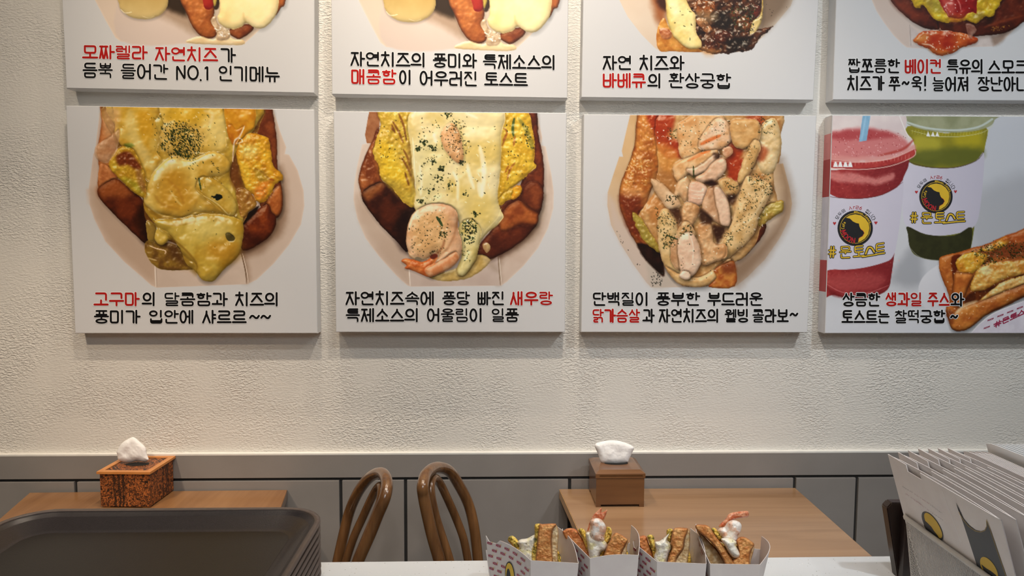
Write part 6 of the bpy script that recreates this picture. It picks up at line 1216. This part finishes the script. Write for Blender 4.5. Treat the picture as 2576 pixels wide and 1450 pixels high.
toast((1850, 0), 'toast topped with a shrimp whose curled tail points right, at the right end', [
 ('filling', [(1960, 420), (2080, 400), (2240, 420), (2380, 440), (2400, 650), (2030, 650)], 1.04, .008, .01, 8, .005, 7, M_EGG),
 ('crumb_side', [(1922, 285), (2020, 380), (2105, 475), (2160, 560), (2200, 650), (2060, 650), (2030, 570), (1985, 460), (1955, 360)], 1.02, *CB, M_CRUMB),
 ('omelette', [(2045, 290), (2062, 274), (2085, 276), (2112, 310), (2146, 355), (2150, 400), (2110, 380), (2070, 330)], 1.02, *EG, M_EGG),
 ('bread_slice', [(1912, 255), (1950, 244), (2030, 258), (2080, 335), (2150, 425), (2210, 515), (2262, 600), (2262, 650), (2190, 650), (2160, 570), (2105, 470), (2025, 380), (1930, 300)], 1.0, *BR, M_CRUST),
 ('shrimp_tail', [(2118, 268), (2128, 240), (2175, 195), (2205, 152), (2255, 136), (2330, 127), (2372, 128), (2382, 148), (2376, 175), (2345, 186), (2290, 190), (2240, 208), (2195, 240), (2168, 268)], 1.03, .006, .006, 7, .0016, 8, M_TAIL),
 ('shrimp', [(2108, 300), (2128, 274), (2165, 265), (2195, 222), (2235, 207), (2288, 216), (2318, 255), (2304, 315), (2282, 350), (2276, 400), (2210, 400), (2150, 380), (2140, 335), (2118, 325)], 1.015, .012, .008, 12, .002, 12, M_SHR),
 ('sauce', [(2135, 372), (2200, 365), (2270, 392), (2268, 430), (2292, 480), (2302, 512), (2285, 536), (2250, 538), (2210, 502), (2175, 440)], .995, *MY, M_MAYO),
 ('bread_slice', [(2268, 395), (2290, 360), (2340, 353), (2400, 388), (2428, 425), (2390, 500), (2375, 650), (2240, 650), (2236, 560), (2290, 520), (2285, 450)], 1.005, *BR, M_CRUST),
 ('crumb_side', [(2424, 422), (2426, 460), (2400, 560), (2385, 650), (2365, 650), (2388, 500)], 1.012, *CB, M_CRUMB)])

# ------------------------------------------------------------------ white mesh basket with folded paperboard sleeves
M_SLV = simple('sleeve_board', (232, 225, 222), .55, (236, 230, 227), 40); M_SLW = simple('white_sleeve_board', (249, 250, 250), .5, (251, 252, 252), 40); M_WIRE = simple('white_wire', (196, 192, 186), .4)
M_SLG = simple('slate_print', (62, 66, 70), .5); M_DWOOD = wood('dark_brown_wood', (26, 16, 12), (46, 27, 19), 'z', 60, .4, .2, 12)
ZS = float(at_d(2233, 1143, .95)[2]); SA, SB = at_z(2233, 1143, ZS), at_z(2518, 1310, ZS)
sd = (SB-SA)/np.linalg.norm(SB-SA); sn = np.array([-sd[1], sd[0], 0.0]); sn = sn if sn[0] > 0 else -sn
down = np.array([0, 0, -1.0])+sn*.30; HS = ZS-ZCN-.012
def sleeve(A0, B0, gap, label, mat, lift=0.0, notch=True, hh=None, taper=0.0):
    h = hh or HS; root = empty('paper_sleeve', (float(A0[0]), float(A0[1]), ZCN)); th = .0011
    L = np.linalg.norm(B0-A0); SL = [0, .05, .1, .15, .199, .2, .25, .3, .339, .34, .42, .52, .62, .72, .82, .91, 1.0]; n = 16
    def panel(name, side, tab):
        V = []; Fc = []
        for k in range(n+1):
            s = SL[k]; g = side*gap*(math.sin(math.pi*min(1, s*1.0))**.8)
            top = A0+(B0-A0)*s+sn*g; dz = 0.0
            if tab and .1995 < s < .3395: dz = -.009
            if not tab: dz = -.003*math.exp(-(s/.04)**2)
            bot = A0+(B0-A0)*s+sn*g*.4+down*h
            for off in (0, th): V += [tuple(bot+sn*off), tuple(top+sn*off-down*dz)]
        for k in range(n):
            i = k*4; j = i+4; Fc += [(i, i+1, j+1, j), (i+2, j+2, j+3, i+3), (i+1, i+3, j+3, j+1), (i, j, j+2, i+2)]
        Fc += [(0, 2, 3, 1), (n*4, n*4+1, n*4+3, n*4+2)]; o = obj(name, mesh(name, V, Fc), mat, root); local(o, root)
    panel('outer_panel', 0, notch)
    if gap: panel('inner_panel', 1, False)
    tag(root, label, 'paper sleeve', 'folded paper sleeves in the white basket'); return root
ordn = ['first', 'second', 'third', 'fourth', 'fifth', 'sixth', 'seventh']
roots = []; NTH = ['first', 'second', 'third', 'fourth', 'fifth', 'sixth', 'seventh', 'eighth', 'ninth', 'tenth', 'eleventh', 'twelfth', 'thirteenth', 'fourteenth']
for k in range(7):
    off = sn*.0142*k; A1 = SA+off+np.array([0, .001*k, .0025*min(k, 3)]); B1 = SB+off*1.06+np.array([0, 0, .001*k])
    roots.append(sleeve(A1, B1, .0062, 'open folded paper sleeve, %s from the left edge of the basket' % ordn[k]+(', printed with an emblem' if k == 0 else ''), M_SLV))
off = .0142*7
for k in range(10):
    off += .0027; A1 = SA+sn*off+sd*.012*(k % 3)*.3+np.array([0, 0, .008]); B1 = SB+sn*off+np.array([0, 0, .010])
    sleeve(A1, B1, 0, '%s flat paper sleeve from the left in the tightly packed middle of the basket' % NTH[k], M_SLV, notch=False)
for k in range(14):
    off += .0066 if k else .006; A1 = SA+sn*off+np.array([0, 0, .019]); B1 = SB+sn*off+np.array([0, 0, .026])
    sleeve(A1, B1, 0, '%s bright white paper sleeve from the left in the group at basket right' % NTH[k], M_SLW, notch=False)
E_END = off
# print on the first sleeve
n0 = np.cross(sd, down); n0 = n0/np.linalg.norm(n0); n0 = n0 if n0[0] < 0 else -n0
def sleeve_fn(u, v, lift=0.0):
    d = ray(u, v); p0 = SA+n0*(.0006+lift); return CAM+d*(np.dot(p0-CAM, n0)/np.dot(d, n0))
zz = lambda p: [(2200+u/4.027, 1090+v/4.027) for u, v in p]
g_, y_, k_, m_ = Ink(sleeve_fn), Ink(sleeve_fn), Ink(sleeve_fn), Ink(sleeve_fn)
g_.poly(zz([(822, 700), (850, 790), (900, 870), (960, 940), (1020, 985), (1075, 998), (1113, 985), (1133, 945), (1130, 876), (1180, 1010), (1330, 1450), (1400, 1700), (1140, 1700), (1020, 1290), (900, 920)]), 0)
y_.line(zz([(1132, 880), (1138, 945), (1117, 990), (1075, 1006), (1018, 993), (955, 948), (894, 876), (850, 800)]), .7, .0001); y_.line(zz([(1140, 890), (1230, 1160), (1340, 1480)]), .6, .0001)
def tilt_ell(cx, cy, a, b, t): return [(cx+a*math.cos(x)*math.cos(t)-b*math.sin(x)*math.sin(t), cy+a*math.cos(x)*math.sin(t)+b*math.sin(x)*math.cos(t)) for x in np.linspace(0, 2*math.pi, 33)[:-1]]
g_.poly(zz(tilt_ell(585, 945, 172, 66, 1.0)), 0); y_.poly(zz(tilt_ell(594, 938, 150, 50, 1.0)), .0002); k_.poly(zz([(500, 880), (530, 905), (575, 950), (600, 990), (640, 1040), (660, 1080), (600, 1080), (540, 1010), (500, 940)]), .0003)
g_.poly(zz(tilt_ell(1160, 1400, 170, 80, 1.02)), .0001); y_.poly(zz(tilt_ell(1160, 1380, 140, 64, 1.02)), .0003); k_.poly(zz([(1080, 1330), (1130, 1370), (1180, 1400), (1230, 1440), (1260, 1500), (1150, 1500)]), .0004)
f_l = Ink(sleeve_fn); f_l.line(zz([(684, 590), (760, 800), (870, 1100)]), .5, 0); local(f_l.done('fold_line', M_SLW, roots[0]), roots[0])
for r, (x0, y0, x1, y1, q) in enumerate(((280, 535, 385, 598, g_), (395, 604, 555, 715, m_), (315, 608, 560, 786, m_), (562, 722, 690, 812, g_), (566, 792, 700, 884, g_))):
    rr = random.Random(r); n = int((x1-x0)/7)
    for i in range(n):
        if rr.random() < .18: continue
        s = (i+.5)/n; px, py = zz([(x0+(x1-x0)*s, y0+(y1-y0)*s)])[0]; hh = rr.uniform(.6, 2.4); dx = rr.uniform(-.5, .9)
        q.line([(px, py+rr.uniform(0, 1.2)), (px+dx, py+hh+.6)], .42, .0001)
for ik, nm, mt in ((g_, 'slate_print', M_SLG), (y_, 'yellow_print', M_YEL), (k_, 'black_print', M_INK), (m_, 'pink_lettering', M_MAG)): local(ik.done(nm, mt, roots[0]), roots[0])
# basket
def on_sheet(u, v, gap): p0 = SA+n0*gap; d = ray(u, v); return CAM+d*(np.dot(p0-CAM, n0)/np.dot(d, n0))
RA, RB = on_sheet(2268, 1296, .004), on_sheet(2500, 1449, .004)
zb = float(RA[2]); RB = RA+sd*.25; rd = (RB-RA)/np.linalg.norm(RB-RA); rn = np.array([-rd[1], rd[0], 0.0]); rn = rn if rn[0] > 0 else -rn
BL, BWd = .34, E_END+.085; r0 = .014
base = RA+rd*BL/2+rn*BWd/2
bk = empty('mesh_basket', (float(base[0]), float(base[1]), ZCN)); tag(bk, 'white wire mesh basket holding the folded paper sleeves', 'basket')
def bpt(s, t, z, inset=0.0): p = RA+rd*(s*(BL-2*inset)+inset)+rn*(t*(BWd-2*inset)+inset); return (p[0], p[1], z)
def brect(z, ins, r):
    out = []
    L, Wd = BL-2*ins, BWd-2*ins
    for cx, cy, a0 in ((L-r, Wd-r, 0), (r, Wd-r, 90), (r, r, 180), (L-r, r, 270)):
        for i in range(7): t = math.radians(a0+90*i/6); p = RA+rd*(cx+r*math.cos(t)+ins)+rn*(cy+r*math.sin(t)+ins); out.append((p[0], p[1], z))
    return out
smooth(local(obj('rim', tube(brect(zb, 0, r0), .0034, 12, True), M_WIRE, bk), bk)); smooth(local(obj('foot_ring', tube(brect(ZCN+.0025, .012, r0), .0022, 8, True), M_WIRE, bk), bk))
def loop_pts(z, ins, n):
    P = np.array(brect(z, ins, r0)); P = np.vstack([P, P[:1]]); d = np.r_[0, np.cumsum(np.linalg.norm(np.diff(P, axis=0), axis=1))]; t = np.linspace(0, d[-1], n, endpoint=False)
    return np.stack([np.interp(t, d, P[:, k]) for k in range(3)], 1)
NW, NR = 400, 42; V = []; Fc = []; hwid = .00048
rows = [loop_pts(ZCN+.0025+(zb-ZCN-.0025)*r/NR, .012*(1-r/NR), NW*2) for r in range(NR+1)]
for r in range(NR):
    for k in range(NW):
        i0 = (2*k+(r % 2)) % (NW*2)
        for dlt in (-1, 1):
            a = rows[r][i0]; b = rows[r+1][(i0+dlt) % (NW*2)]; t = b-a; t = t/np.linalg.norm(t); out_ = np.array([a[0]-base[0], a[1]-base[1], 0]); out_ /= np.linalg.norm(out_); w_ = np.cross(t, out_); w_ = w_/np.linalg.norm(w_)*hwid
            n_0 = len(V); V += [a-w_, a+w_, a+out_*hwid, b-w_, b+w_, b+out_*hwid]; Fc += [(n_0, n_0+3, n_0+5, n_0+2), (n_0+2, n_0+5, n_0+4, n_0+1), (n_0+1, n_0+4, n_0+3, n_0)]
o = obj('wire_mesh', mesh('wire_mesh', V, Fc), M_WIRE, bk); local(o, bk); o['kind'] = 'stuff'
# dark wooden holder behind the basket
hd = [at_z(2263, 1450, ZCN+.001)] ; pA = at_d(2232, 1266, 1.06); pB = at_d(2300, 1262, 1.03)
xh, yh = float(pA[0]), float(pA[1]); zt = float(pA[2]); root = empty('wooden_holder', (xh+.03, yh, ZCN)); tag(root, 'dark brown wooden holder standing behind the white mesh basket', 'holder')
bm = bmesh.new(); prof_ = [(0.0, zt-ZCN-.008), (.007, zt-ZCN), (.085, zt-ZCN), (.085, 0), (.022, 0)]
f1 = [bm.verts.new((x-.03, -.0, z)) for x, z in prof_]; f2 = [bm.verts.new((x-.03, .016, z)) for x, z in prof_]; bm.faces.new(f1); bm.faces.new(f2[::-1])
for i in range(5): bm.faces.new((f1[i], f2[i], f2[(i+1) % 5], f1[(i+1) % 5]))
bmesh.ops.recalc_face_normals(bm, faces=bm.faces); bmesh.ops.bevel(bm, geom=list(bm.edges), offset=.0015, segments=2, affect='EDGES'); obj('back_board', bm, M_DWOOD, root)
obj('front_board', box(-.008, -.012, 0, .055, -.0, zt-ZCN-.006, .001), M_DWOOD, root)
